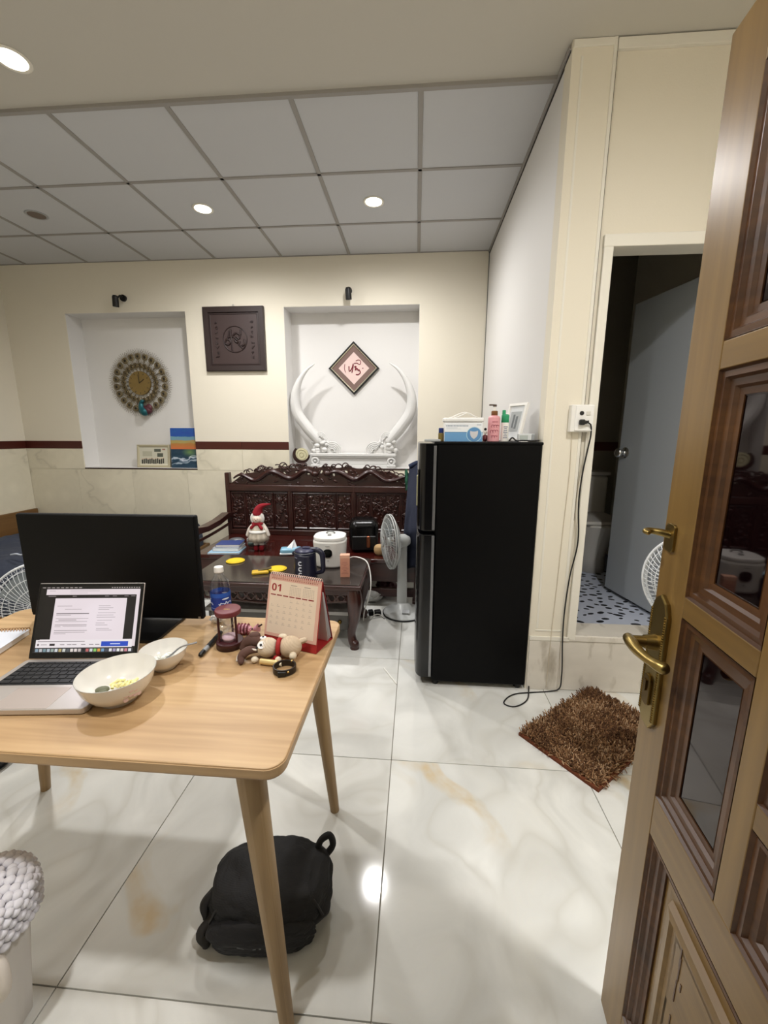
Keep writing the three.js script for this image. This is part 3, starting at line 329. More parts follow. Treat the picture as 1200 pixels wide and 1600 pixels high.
{ const t = thing('wristwatch', 'black wristwatch with brown strap lying at the table corner', 'watch', [-0.352, TT, -1.005], 0.2); const sh = new THREE.Shape(); sh.absellipse(0, 0, 0.031, 0.028, 0, Math.PI * 2); const ho = new THREE.Path(); ho.absellipse(0, 0, 0.0285, 0.0255, 0, Math.PI * 2); sh.holes.push(ho); part('strap', extr(sh, 0.016, 0.0008, 0, 0, 0, 32).rotateX(-Math.PI / 2).translate(0, 0.001, 0), M(0x1c120c, 0.4), t); part('clasp', rb(0.022, 0.015, 0.004, 0.0015, 0.004, 0.009, -0.028), M(0x3a241a, 0.35), t); part('case', tr(rb(0.024, 0.014, 0.007, 0.003), -0.004, 0.008, 0.029), m.black, t); part('buckle_pin', [sph(0.0035, 0.018, 0.016, -0.022), sph(0.003, 0.012, 0.012, 0.026)], M(0xd8b878, 0.25, { metalness: 0.9 }), t); }
// ================= FRIDGE AND WHAT STANDS ON IT =================
const FT = 1.338;
{
  const t = thing('refrigerator', 'tall black two-door refrigerator against the white partition', 'refrigerator', [0, 0, 0]);
  part('cabinet', [rb2(0.105, 0.612, 0.03, FT - 0.006, -2.60, -2.062, 0.008, 3), rb2(0.09, 0.616, FT - 0.014, FT, -2.605, -2.056, 0.005)], m.fridge, t);
  const ds = new THREE.Shape(); ds.moveTo(0.098, 2.06); ds.lineTo(0.05, 2.06); ds.quadraticCurveTo(0.022, 2.075, 0.018, 2.12); ds.quadraticCurveTo(0.008, 2.33, 0.018, 2.54); ds.quadraticCurveTo(0.022, 2.59, 0.05, 2.602); ds.lineTo(0.098, 2.602); ds.closePath();
  const door = (y0, y1, lab) => part('door', extr(ds, y1 - y0 - 0.006, 0.003, 0, 0, 0).rotateX(-Math.PI / 2).translate(0, y0 + 0.003, 0), M(0x0a0a0c, 0.2), t, lab);
  const a = door(0.885, FT - 0.008, 'upper freezer door'), b = door(0.055, 0.865, 'lower door');
  part('trim_strip', [rb2(0.088, 0.102, 0.06, 0.86, -2.0605, -2.0555, 0.002, 1)], M(0x8c8d90, 0.3, { metalness: 0.7 }), b, 'brushed grey side strip'); part('trim_strip', [rb2(0.088, 0.102, 0.89, FT - 0.02, -2.0605, -2.0555, 0.002, 1)], M(0x8c8d90, 0.3, { metalness: 0.7 }), a, 'brushed grey side strip');
  part('grip', [rb2(0.012, 0.03, 0.90, 1.20, -2.14, -2.09, 0.006)], m.blackGloss, a); part('grip', [rb2(0.012, 0.03, 0.55, 0.85, -2.14, -2.09, 0.006)], m.blackGloss, b); part('sticker', [rb2(0.006, 0.0135, 1.0, 1.16, -2.2, -2.155, 0.002, 1)], M(0xb7b38a, 0.5), a, 'pale energy sticker'); part('hinge_cover', [rb2(0.04, 0.12, FT, FT + 0.012, -2.1, -2.06, 0.004)], m.grayPl, t);
  for (const [x, z] of [[0.13, -2.1], [0.58, -2.1], [0.13, -2.56], [0.58, -2.56]]) part('foot', cyl(0.016, 0.018, 0.032, x, 0.0165, z, 14), m.black, t); part('compressor_edge', [rb2(0.6, 0.619, 0.06, 1.2, -2.5, -2.2, 0.004)], M(0x6d6f70, 0.5), t);
}
{ const t = thing('mask_box', 'blue and white cardboard box of face masks on the fridge', 'box', [0.235, FT, -2.16]);
  const ct = canvasTex(512, 256, (g, w, h) => { g.fillStyle = '#eef1f4'; g.fillRect(0, 0, w, h); g.fillStyle = '#6ea3d2'; g.fillRect(0, 130, w, 126); g.fillStyle = '#3f6f9c'; g.fillRect(0, 126, w, 7); g.fillStyle = '#9aa6b4'; for (let i = 0; i < 15; i++) g.fillRect(22 + i * 20, 34, 14, 18); g.fillStyle = '#c3ccd6'; g.fillRect(22, 66, 150, 7); g.fillRect(22, 82, 200, 4); g.fillRect(430, 20, 60, 16); g.fillStyle = '#bfe0ea'; g.beginPath(); g.arc(400, 160, 104, 0, 7); g.fill(); g.fillStyle = '#5f93c4'; g.beginPath(); g.arc(400, 160, 96, 0, 7); g.fill(); g.fillStyle = '#d4d3d6'; g.beginPath(); g.moveTo(345, 110); g.quadraticCurveTo(395, 130, 450, 108); g.quadraticCurveTo(460, 190, 398, 222); g.quadraticCurveTo(338, 190, 345, 110); g.fill(); });
  part('carton', rb(0.19, 0.094, 0.1, 0.002, 0, 0.047, 0), m.paper, t); part('print', new THREE.PlaneGeometry(0.188, 0.092).translate(0, 0.047, 0.0506), M(0xffffff, 0.55, { map: ct }), t, 'printed blue front with shield emblem'); }
{ const t = thing('mask_packet', 'crumpled clear bag of white masks lying on the mask box', 'bag', [0.235, FT + 0.095, -2.16]); part('film', deform(rb(0.2, 0.02, 0.1, 0.008, 0, 0.012, 0, 8), v => { v.y = Math.max(0.0005, v.y + 0.012 * fbm(v.x * 25, v.z * 25, 3, 3) * (v.y > 0.012 ? 1 : 0)); }), M(0xeeeeec, 0.35), t); part('ear_loop', tube([[-0.05, 0.02, 0.03], [-0.02, 0.03, 0.045], [0.02, 0.045, 0.04], [0.05, 0.03, 0.046], [0.08, 0.018, 0.04]], 0.003, 24, 6), m.plasticW, t); part('ear_loop', tube([[-0.09, 0.012, 0.03], [-0.05, 0.03, 0.0], [0.01, 0.05, -0.01], [0.06, 0.03, 0.0]], 0.003, 24, 6), m.plasticW, t); }
{ const t = thing('amber_bottle', 'small amber bottle with dark blue cap beside the mask box', 'bottle', [0.126, FT, -2.15]); part('bottle_body', lathe([[0, 0], [0.013, 0], [0.014, 0.003], [0.014, 0.04], [0.012, 0.043], [0, 0.043]]), M(0x7c6a35, 0.25), t); part('cap', lathe([[0, 0.041], [0.0125, 0.041], [0.0125, 0.066], [0.011, 0.068], [0, 0.068]]), M(0x1f3272, 0.4), t); }
{ const t = thing('charm_trinket', 'small dark red trinket with white bead behind the pink bottle', 'trinket', [0.352, FT, -2.17]); part('base', sph(0.018, 0, 0.018, 0, 0.8, 1, 0.8), M(0x6d3038, 0.5), t); part('bead', [sph(0.009, 0.0, 0.046, 0.004)], m.plasticW, t); part('top', [sph(0.007, 0, 0.062, 0)], m.black, t); }
{ const t = thing('pump_bottle', 'pink lotion bottle with bronze pump on the fridge', 'bottle', [0.39, FT, -2.15]); part('bottle_body', lathe([[0, 0], [0.028, 0], [0.030, 0.004], [0.030, 0.115], [0.027, 0.124], [0.015, 0.13], [0, 0.13]]), M(0xe3a3a9, 0.35), t); part('collar', lathe([[0, 0.128], [0.016, 0.128], [0.016, 0.15], [0.012, 0.153], [0, 0.153]]), M(0x7a4f2a, 0.35), t); part('stem', cyl(0.0055, 0.007, 0.025, 0, 0.163, 0, 14), m.plasticW, t); part('nozzle', [rb(0.018, 0.012, 0.014, 0.004, 0, 0.178, 0), rb(0.03, 0.007, 0.009, 0.003, -0.014, 0.181, 0.002)], M(0x4a3a2c, 0.4), t);
  const g = []; for (let i = 0; i < 8; i++) { const a = -0.5 + i * 0.14, y = 0.05 + 0.03 * Math.sin(i * 2.1); g.push(tr(new THREE.TorusGeometry(0.007, 0.0012, 5, 12, 4), Math.sin(a) * 0.0302, y, Math.cos(a) * 0.0302, 0, a)); } part('print', g, M(0xa03d55, 0.5), t, 'dark pink scroll print'); part('text_band', [rb(0.028, 0.003, 0.002, 0.0005, 0, 0.098, 0.030), rb(0.034, 0.002, 0.002, 0.0005, 0, 0.03, 0.030)], M(0xb05a6a, 0.5), t); }
{ const t = thing('lotion_bottle', 'white bottle with bright green cap beside the pink pump bottle', 'bottle', [0.447, FT, -2.16]); part('bottle_body', lathe([[0, 0], [0.018, 0], [0.020, 0.003], [0.020, 0.09], [0.018, 0.097], [0, 0.097]]), m.plasticW, t); part('cap', [lathe([[0, 0.095], [0.019, 0.095], [0.019, 0.13], [0.014, 0.136], [0, 0.137]]), rb(0.016, 0.03, 0.018, 0.004, -0.008, 0.142, 0)], M(0x2f9e6c, 0.4), t); const g = []; for (let i = 0; i < 7; i++) g.push(rb(0.02 - (i % 3) * 0.004, 0.0035, 0.002, 0.0004, 0, 0.02 + i * 0.009, 0.0197)); part('print', g, M(0x5a6488, 0.5), t); }
{ const t = thing('photo_frame', 'white photo frame leaning against the partition on the fridge', 'picture frame', [0.50, FT + 0.003, -2.26], -1.15); const q = new THREE.Group(); q.name = 'frame_leaf'; q.rotation.x = -0.22; t.add(q); part('frame', [rb2(-0.075, 0.075, 0.0, 0.2, -0.008, 0, 0.002), ring(-0.075, 0, 0.075, 0.2, [[0, 0], [0, 0.006], [0.014, 0.008], [0.016, 0.001]])], m.plasticW, q); part('picture', box2(-0.06, 0.06, 0.015, 0.185, -0.001, 0.0012), M(0xd9dcdd, 0.4), q); part('photo', [box2(-0.045, 0.04, 0.05, 0.155, 0.001, 0.0022)], M(0xa9adad, 0.5), q); part('figure', [box2(-0.02, -0.006, 0.07, 0.14, 0.002, 0.003), box2(0.005, 0.02, 0.065, 0.13, 0.002, 0.003)], M(0x6d7274, 0.6), q); part('prop_leg', rb2(-0.012, 0.012, 0.0, 0.13, -0.045, -0.04, 0.001, 1), m.black, t); }
{ const t = thing('router_box', 'small grey and white box at the right end of the fridge top', 'box', [0.545, FT, -2.13], -0.1); part('housing', rb(0.075, 0.04, 0.05, 0.004, 0, 0.02, 0), M(0xc9cccc, 0.45), t); part('display', rb(0.04, 0.022, 0.003, 0.001, -0.012, 0.021, 0.0245), M(0xaab2ae, 0.3), t); part('side_block', rb(0.018, 0.038, 0.052, 0.004, 0.032, 0.02, 0), M(0x8e9294, 0.5), t); }
solo('paper_slip', 'white folded slip of paper lying before the small grey box', 'paper', [tr(rb(0.07, 0.003, 0.03, 0.001), 0.54, FT + 0.002, -2.085, 0, 0.2, 0)], m.paper);
solo('black_cable', 'short black cable lying on the right of the fridge top', 'cable', [tube([[0.465, FT + 0.0065, -2.12], [0.48, FT + 0.02, -2.13], [0.495, FT + 0.0065, -2.10], [0.53, FT + 0.0065, -2.075], [0.575, FT + 0.0065, -2.07], [0.6, FT + 0.0065, -2.09]], 0.004, 40, 8)], m.black);
{ // socket and fridge cord
  const t = thing('wall_socket', 'white surface-mounted wall socket beside the wet room door', 'socket', [0.78, 1.45, ZP]); part('box', rb2(-0.052, 0.052, -0.063, 0.063, 0, 0.036, 0.004), m.plasticW, t); part('face_plate', rb2(-0.034, 0.05, -0.058, 0.06, 0.034, 0.041, 0.003), M(0xf0efeb, 0.35), t); part('hole', [tr(cyl(0.010, 0.010, 0.003, 0, 0, 0, 18), -0.006, 0.024, 0.041, Math.PI / 2), tr(cyl(0.003, 0.003, 0.003, 0, 0, 0, 10), 0.027, -0.012, 0.041, Math.PI / 2)], m.black, t); part('switch', rb2(0.014, 0.034, 0.014, 0.033, 0.04, 0.045, 0.002), M(0xd9d6cc, 0.4), t);
  const c = thing('power_cord', 'thin black fridge power cord running from socket to floor', 'cord', [0, 0, 0]); part('plug', [tr(rb(0.024, 0.026, 0.022, 0.006), 0.775, 1.432, ZP + 0.052), tr(cyl(0.006, 0.009, 0.02, 0, 0, 0, 12), 0.793, 1.432, ZP + 0.054, 0, 0, -1.5)], m.black, c);
  part('cable', tube([[0.79, 1.432, -2.03], [0.812, 1.425, -2.03], [0.828, 1.38, -2.05], [0.824, 1.3, -2.062], [0.812, 1.2, -2.062], [0.806, 1.06, -2.063], [0.82, 0.84, -2.062], [0.797, 0.66, -2.063], [0.787, 0.45, -2.064], [0.79, 0.3, -2.062], [0.802, 0.1, -2.062], [0.795, 0.018, -2.065], [0.74, 0.004, -2.06], [0.644, 0.004, -2.043], [0.55, 0.004, -2.02], [0.5, 0.004, -1.98], [0.478, 0.004, -1.935], [0.52, 0.004, -1.915], [0.60, 0.004, -1.97], [0.632, 0.011, -2.05], [0.645, 0.03, -2.12], [0.63, 0.08, -2.2]].map(p => p), 0.0035, 160, 8), m.black, c);
  solo('thin_wire', 'faint cream wire hanging below the wall socket', 'cord', [tube([[0.75, 1.385, ZP + 0.004], [0.755, 1.2, ZP + 0.004], [0.748, 0.9, ZP + 0.004], [0.742, 0.6, ZP + 0.004], [0.735, 0.36, ZP + 0.006], [0.73, 0.02, ZP + 0.008]], 0.0016, 40, 6)], M(0xcfc4ae, 0.6));
}
// ================= WALL DECORATION =================
{ // carved plaque
  const t = thing('carved_plaque', 'dark carved wooden plaque with round calligraphy between the niches', 'plaque', [-1.755, 2.26, ZB]); part('board', rb2(-0.28, 0.28, -0.277, 0.277, 0.004, 0.02, 0.002), m.plaqueIn, t); part('frame', ring(-0.297, -0.292, 0.297, 0.292, [[0, 0.003], [0, 0.03], [0.006, 0.034], [0.05, 0.032], [0.056, 0.021], [0.066, 0.024], [0.072, 0.019]]), m.plaque, t);
  const cm = M(0x23110f, 0.45); part('ring', tr(new THREE.TorusGeometry(0.118, 0.005, 8, 60), 0.005, 0.0, 0.021), cm, t, 'carved ring');
  const st = (pts, r) => tube(pts.map(p => [p[0], p[1], 0.022]), r, 20, 6); part('calligraphy', [st([[-0.03, 0.09], [-0.035, 0.04], [-0.03, 0.0], [-0.03, -0.1]], 0.008), st([[-0.05, 0.075], [-0.06, 0.02], [-0.085, -0.01], [-0.095, -0.035], [-0.06, -0.05], [-0.04, -0.02], [-0.07, 0.0]], 0.008), st([[-0.02, 0.03], [0.02, 0.055], [0.06, 0.04], [0.065, 0.085]], 0.009), st([[0.06, 0.04], [0.045, 0.0], [0.02, 0.02], [0.0, 0.0], [0.02, -0.03], [0.05, -0.02], [0.04, -0.055], [0.07, -0.06], [0.1, -0.04], [0.095, 0.0]], 0.009), st([[-0.06, 0.02], [-0.01, 0.02], [0.03, -0.01]], 0.008), st([[0.055, -0.06], [0.08, -0.085], [0.108, -0.05], [0.105, -0.01]], 0.007)], cm, t, 'brushed letters in relief');
  for (const sx of [-1, 1]) { const g = []; for (let i = 0; i < 8; i++) { const y = 0.15 - i * 0.045; for (let k = 0; k < 3; k++) g.push(st([[sx * 0.175 + R(-0.02, 0.0), y + R(-0.014, 0.014)], [sx * 0.175 + R(-0.01, 0.01), y + R(-0.014, 0.014)], [sx * 0.175 + R(0, 0.02), y + R(-0.014, 0.014)]], 0.0035)); } part('inscription', g, cm, t, 'column of small carved characters'); }
  part('hook', [tr(new THREE.TorusGeometry(0.009, 0.002, 6, 16), 0, 0.303, 0.008)], m.steel, t);
}
{ // diamond frame
  const t = thing('diamond_frame', 'diamond-hung square frame with red calligraphy above the tusks', 'picture frame', [-0.637, 2.018, ZB - N2[4]]); const q = new THREE.Group(); q.name = 'picture_square'; q.rotation.z = Math.PI / 4; t.add(q); const a = 0.181; part('backing', rb2(-a + 0.01, a - 0.01, -a + 0.01, a - 0.01, 0.004, 0.014, 0.002), m.black, q); part('frame', ring(-a, -a, a, a, [[0, 0.003], [0, 0.026], [0.004, 0.03], [0.012, 0.03], [0.014, 0.024]]), m.black, q, 'black outer frame'); part('silver_bead', ring(-a + 0.014, -a + 0.014, a - 0.014, a - 0.014, [[0, 0.02], [0.002, 0.027], [0.010, 0.026], [0.014, 0.018]]), M(0xb9b3a0, 0.25, { metalness: 0.8 }), q); part('mount', ring(-a + 0.026, -a + 0.026, a - 0.026, a - 0.026, [[0, 0.018], [0.045, 0.018]]), M(0x7a635c, 0.8), q, 'brown mount'); part('paper', bx((a - 0.07) * 2, (a - 0.07) * 2, 0.004, 0, 0, 0.0155), M(0xe3c9c2, 0.8), q);
  const st = (pts, r) => tube(pts.map(p => [p[0], p[1], 0.018]), r, 18, 6).scale(1, 1, 1); part('calligraphy', [st([[-0.05, 0.02], [-0.045, -0.03], [-0.02, 0.0], [-0.005, 0.045], [-0.01, 0.0], [-0.02, -0.04]], 0.0055), st([[0.005, 0.01], [0.02, 0.02], [0.015, -0.02], [0.03, 0.0], [0.045, -0.025]], 0.0065), st([[0.0, 0.045], [0.03, 0.05], [0.06, 0.035], [0.07, 0.065], [0.05, 0.08], [0.02, 0.07]], 0.004), st([[0.05, -0.01], [0.065, -0.04], [0.045, -0.06], [0.02, -0.06]], 0.0055), st([[-0.09, 0.04], [-0.095, 0.0], [-0.085, -0.04]], 0.003), sph(0.006, 0.09, 0, 0.018, 1, 1, 0.3)].map(g => g), M(0x7a2330, 0.7), t, 'dark red brush strokes');
}
{ // peacock clock
  const t = thing('peacock_clock', 'gold peacock wall clock with feathered rings in the left niche', 'clock', [-2.885, 1.885, ZB - N1[4]]); const gm = M(0x7a6c50, 0.42, { metalness: 0.7 }), dk = M(0x221c14, 0.5), lg = M(0xbdb395, 0.4, { metalness: 0.25 });
  const dialT = dataTex(128, 128, (u, v, c) => { const a = Math.atan2(v - 0.5, u - 0.5), k = 0.5 + 0.5 * fbm(Math.cos(a) * 14, Math.sin(a) * 14, 4, 3); c[0] = 132 + k * 34; c[1] = 112 + k * 30; c[2] = 70 + k * 22; });
  part('dial', tr(cyl(0.118, 0.122, 0.012, 0, 0, 0, 48), 0, 0, 0.03, Math.PI / 2), M(0xffffff, 0.3, { map: dialT, metalness: 0.75 }), t, 'brushed brass dial'); part('hand', [tr(rb(0.006, 0.07, 0.003, 0.001, 0, 0.03, 0), 0, 0, 0.039, 0, 0, -0.95), tr(rb(0.005, 0.09, 0.003, 0.001, 0, 0.04, 0), 0, 0, 0.042, 0, 0, 0.05)], dk, t); for (let i = 0; i < 12; i++) { const a = i / 12 * 6.283; part('hour_mark', tr(rb(0.005, 0.016, 0.003, 0.001), 0.1 * Math.sin(a), 0.1 * Math.cos(a), 0.037, 0, 0, -a), dk, t); }
  const feather = (big) => { const L = big ? 1 : 0.8, g = [tube([[0, -0.13, 0], [0, 0, 0.008]], 0.003, 4, 5), tr(new THREE.TorusGeometry(0.026 * L, 0.0055, 6, 18), 0, 0, 0.01), tr(new THREE.TorusGeometry(0.015 * L, 0.004, 6, 14), 0, 0.0, 0.013)]; for (let i = -4; i <= 4; i++) g.push(tr(new THREE.CylinderGeometry(0.0012, 0.002, 0.075 * L, 5), 0.044 * L * Math.sin(i * 0.3), 0.044 * L * Math.cos(i * 0.3), 0.008, 0, 0, -i * 0.3)); return merge(g); };
  const fb = feather(true), fs = feather(false), eyeb = sph(0.0115, 0, 0, 0.014, 1, 1, 0.4, 12), eyes = sph(0.009, 0, 0, 0.012, 1, 1, 0.4, 12), web = {}; web.b = extr(rrect(0.058, 0.064, 0.027), 0.011, 0); web.s = extr(rrect(0.042, 0.05, 0.019), 0.009, 0);
  const ringOf = (n, r, gap, geo, eye, w, z, mm) => { for (let i = 0; i < n; i++) { const a = gap + (6.283 - 2 * gap) * i / (n - 1) + Math.PI; const f = part('feather', geo, mm, t); f.position.set(r * Math.sin(a), r * Math.cos(a), z); f.rotation.z = -a; part('feather_eye', eye, dk, f); part('feather_vane', w, lg, f); } };
  ringOf(21, 0.266, 0.3, fb, eyeb, web.b, 0.012, gm); ringOf(22, 0.175, 0.2, fs, eyes, web.s, 0.024, gm);
  part('bird_body', [sph(0.06, 0.045, -0.275, 0.045, 1.15, 0.8, 0.6, 20), sph(0.035, 0.085, -0.25, 0.05, 1, 1.1, 0.6, 16)], M(0x5a3038, 0.4, { metalness: 0.3 }), t, 'dark red wing'); part('bird_neck', [taper([[0.035, -0.29, 0.055], [0.012, -0.25, 0.06], [0.012, -0.205, 0.06], [0.028, -0.185, 0.065]], [0.045, 0.034, 0.022, 0.018], 24, 14), tr(new THREE.ConeGeometry(0.009, 0.03, 10), 0.05, -0.186, 0.066, 0, 0, -1.5)], M(0x1f5f66, 0.35, { metalness: 0.4 }), t, 'teal neck and head'); part('bird_breast', [sph(0.035, 0.005, -0.29, 0.05, 1, 0.7, 0.6, 16)], M(0x14433a, 0.4), t); part('crest', [-0.3, 0, 0.3].map(a => tr(cyl(0.002, 0.002, 0.03, 0, 0.015, 0, 5), 0.024, -0.17, 0.065, 0, 0, a)), gm, t);
}
{ const t = thing('family_photo', 'beige framed group photograph standing in the left niche', 'picture frame', [-2.76, N1[2], ZB - 0.075]); const q = new THREE.Group(); q.name = 'frame_leaf'; q.rotation.x = -0.12; t.add(q); const ct = canvasTex(384, 256, (g, w, h) => { g.fillStyle = '#c9c6b4'; g.fillRect(0, 0, w, h); g.fillStyle = '#b3b09c'; g.fillRect(40, 60, 130, 70); g.fillStyle = '#54584e'; g.fillRect(200, 26, 90, 40); g.fillRect(240, 86, 80, 52); g.fillStyle = '#9a6f60'; g.fillRect(310, 22, 40, 20); for (let i = 0; i < 12; i++) { const x = 26 + i * 26; g.fillStyle = i % 3 ? '#3a3a34' : '#20221e'; g.fillRect(x, 176 - (i * 7 % 20), 20, 70); g.fillStyle = '#c9a890'; g.beginPath(); g.arc(x + 10, 168 - (i * 7 % 20), 8, 0, 7); g.fill(); } g.fillStyle = '#d9d4c0'; g.fillRect(0, 236, w, 20); });
  part('frame', [rb2(-0.18, 0.18, 0, 0.24, -0.01, 0, 0.002), ring(-0.18, 0, 0.18, 0.24, [[0, 0], [0, 0.01], [0.008, 0.014], [0.022, 0.008], [0.026, 0.001]])], M(0xb4ab8f, 0.45), q); part('photograph', new THREE.PlaneGeometry(0.31, 0.19).translate(0, 0.12, 0.0015), M(0xffffff, 0.4, { map: ct }), q, 'small group photograph'); part('prop_leg', rb2(-0.02, 0.02, 0, 0.15, -0.075, -0.07, 0.001, 1), m.mahDark, t); }
{ const t = thing('seascape_canvas', 'bright canvas of blue sky, orange sunset and white waves in the niche', 'painting', [-2.405, N1[2], ZB - 0.045]); const q = new THREE.Group(); q.name = 'canvas_leaf'; q.rotation.x = -0.08; t.add(q);
  const st = dataTex(256, 384, (u, v, c) => { const w = fbm(u * 3, v * 12, 2, 4); let k; if (v > 0.47) { const t2 = (v - 0.47) / 0.53 + w * 0.06; k = t2 < 0.28 ? [205 - t2 * 120, 108 + t2 * 60, 62] : t2 < 0.42 ? [168, 150 + w * 20, 90] : t2 < 0.6 ? [110, 150 + w * 20, 165] : [36, 82 + w * 20, 160]; } else { const wv = Math.sin(u * 9 + w * 5) * 0.045; const d = Math.abs(v - 0.2 - wv - u * 0.05); const d2 = Math.abs(v - 0.08 - u * 0.12 - wv * 0.5); const foam = Math.max(0, 1 - d * 22) + Math.max(0, 0.8 - d2 * 30); const gl = Math.max(0, 1 - Math.hypot((u - 0.72) * 3, (v - 0.4) * 7)); k = [28 + foam * 185 + gl * 80 + w * 20, 58 + foam * 160 + gl * 80 + w * 20, 78 + foam * 150 + w * 20]; } c[0] = k[0]; c[1] = k[1]; c[2] = k[2]; });
  part('canvas', rb2(-0.142, 0.142, 0, 0.415, -0.02, 0, 0.002), m.paper, q); part('painting', new THREE.PlaneGeometry(0.283, 0.41).translate(0, 0.2075, 0.0012), M(0xffffff, 0.5, { map: st }), q, 'painted sunset over waves'); }
{ // little wall spotlights
  const mk = (x, y, label, turn) => { const t = thing('wall_spotlight', label, 'spotlight', [x, y, ZB], 0, 'black wall spotlights'); part('mount', tr(cyl(0.03, 0.03, 0.02, 0, 0, 0, 24), 0, 0.02, 0.01, Math.PI / 2), m.black, t); part('arm', taper([[0, 0.02, 0.02], [0, 0.03, 0.05], [turn * 0.3, 0.01, 0.07]], [0.008, 0.008, 0.008], 12, 8), m.black, t); part('head', tr(lathe([[0, -0.055], [0.026, -0.055], [0.028, -0.05], [0.027, 0.03], [0.02, 0.045], [0, 0.048]], 24), turn, -0.02, 0.075, 0.15, 0, turn * 4), m.black, t); return t; };
  mk(-2.84, 2.63, 'unlit black wall spotlight above the left niche', -0.035); mk(-0.645, 2.65, 'unlit black wall spotlight above the tusk niche', 0.006);
}
{ // tusk ornament
  const t = thing('tusk_ornament', 'white pair of carved tusks on a scrolled pedestal in the right niche', 'sculpture', [-0.63, N2[2], ZB - 0.115]);
  part('pedestal', [rb2(-0.43, 0.43, 0.115, 0.145, -0.085, 0.1, 0.006), rb2(-0.415, 0.415, 0.0, 0.03, -0.08, 0.09, 0.006), rb2(-0.40, 0.40, 0.03, 0.115, -0.075, 0.075, 0.01), rb2(-0.42, 0.42, 0.098, 0.115, -0.08, 0.09, 0.006)], m.stone, t);
  for (const s of [-1, 1]) {
    part('pedestal_scroll', [tr(new THREE.TorusGeometry(0.032, 0.012, 10, 28), s * 0.385, 0.065, 0.085), tr(new THREE.SphereGeometry(0.014, 12, 8), s * 0.385, 0.065, 0.09), rb2(s * 0.385 - 0.045, s * 0.385 + 0.045, 0.01, 0.035, 0.06, 0.1, 0.01)], m.stone, t);
    part('tusk', taper([[s * 0.36, 0.27, 0.02], [s * 0.47, 0.40, 0.03], [s * 0.565, 0.55, 0.045], [s * 0.575, 0.70, 0.06], [s * 0.52, 0.85, 0.075], [s * 0.44, 0.95, 0.085], [s * 0.365, 1.0, 0.09]], [0.05, 0.056, 0.054, 0.048, 0.036, 0.02, 0.005], 60, 20), m.stone, t);
    const g = []; for (let k = 0; k < 5; k++) g.push(tr(new THREE.TorusGeometry(0.025 + k * 0.016, 0.0075, 8, 24, 2.6), s * 0.215, 0.165, 0.06 - k * 0.004, 0, 0, s > 0 ? 0.9 : -0.35)); for (let k = 0; k < 4; k++) g.push(tr(new THREE.TorusGeometry(0.016 + k * 0.012, 0.0065, 8, 20, 3.4), s * 0.335, 0.30, 0.06 - k * 0.004, 0, 0, s > 0 ? -0.2 : 0.2)); for (let k = 0; k < 20; k++) g.push(sph(R(0.015, 0.026), s * R(0.27, 0.42), R(0.16, 0.27), R(0.0, 0.06), 1.2, 0.9, 0.8, 10)); g.push(sph(0.08, s * 0.22, 0.17, 0, 1.1, 0.8, 0.6, 18), sph(0.09, s * 0.35, 0.22, -0.01, 0.9, 1.1, 0.6, 18)); for (let k = 0; k < 6; k++) g.push(tr(new THREE.ConeGeometry(0.02, 0.05, 8), s * (0.15 + k * 0.03), 0.215 + 0.015 * Math.sin(k * 2) + k * 0.012, 0.02, 0, 0, s * (0.7 - k * 0.2)));
    part('carved_mount', g, m.stone, t, 'carved scroll holding a tusk');
  }
}
{ const t = thing('disc_ornament', 'small pale jade disc in a dark crescent stand beside the tusks', 'ornament', [-1.165, N2[2], ZB - 0.06]); part('disc', tr(cyl(0.068, 0.068, 0.016, 0, 0, 0, 36), 0.006, 0.128, 0, Math.PI / 2), M(0xcfc9a6, 0.4), t); part('disc_relief', [tr(new THREE.TorusGeometry(0.05, 0.003, 6, 30), 0.006, 0.128, 0.009), tr(new THREE.TorusGeometry(0.022, 0.003, 6, 20), 0.006, 0.128, 0.009)], M(0xb7b08c, 0.4), t); const s = new THREE.Shape(); s.absarc(0, 0, 0.086, 2.3, 6.2, false); s.absarc(0.012, 0.012, 0.07, 6.1, 2.4, true); part('stand', [extr(s, 0.02, 0.002, 0, 0.126, -0.01), rb2(-0.05, 0.05, 0, 0.045, -0.02, 0.02, 0.006)], m.mahDark, t); }
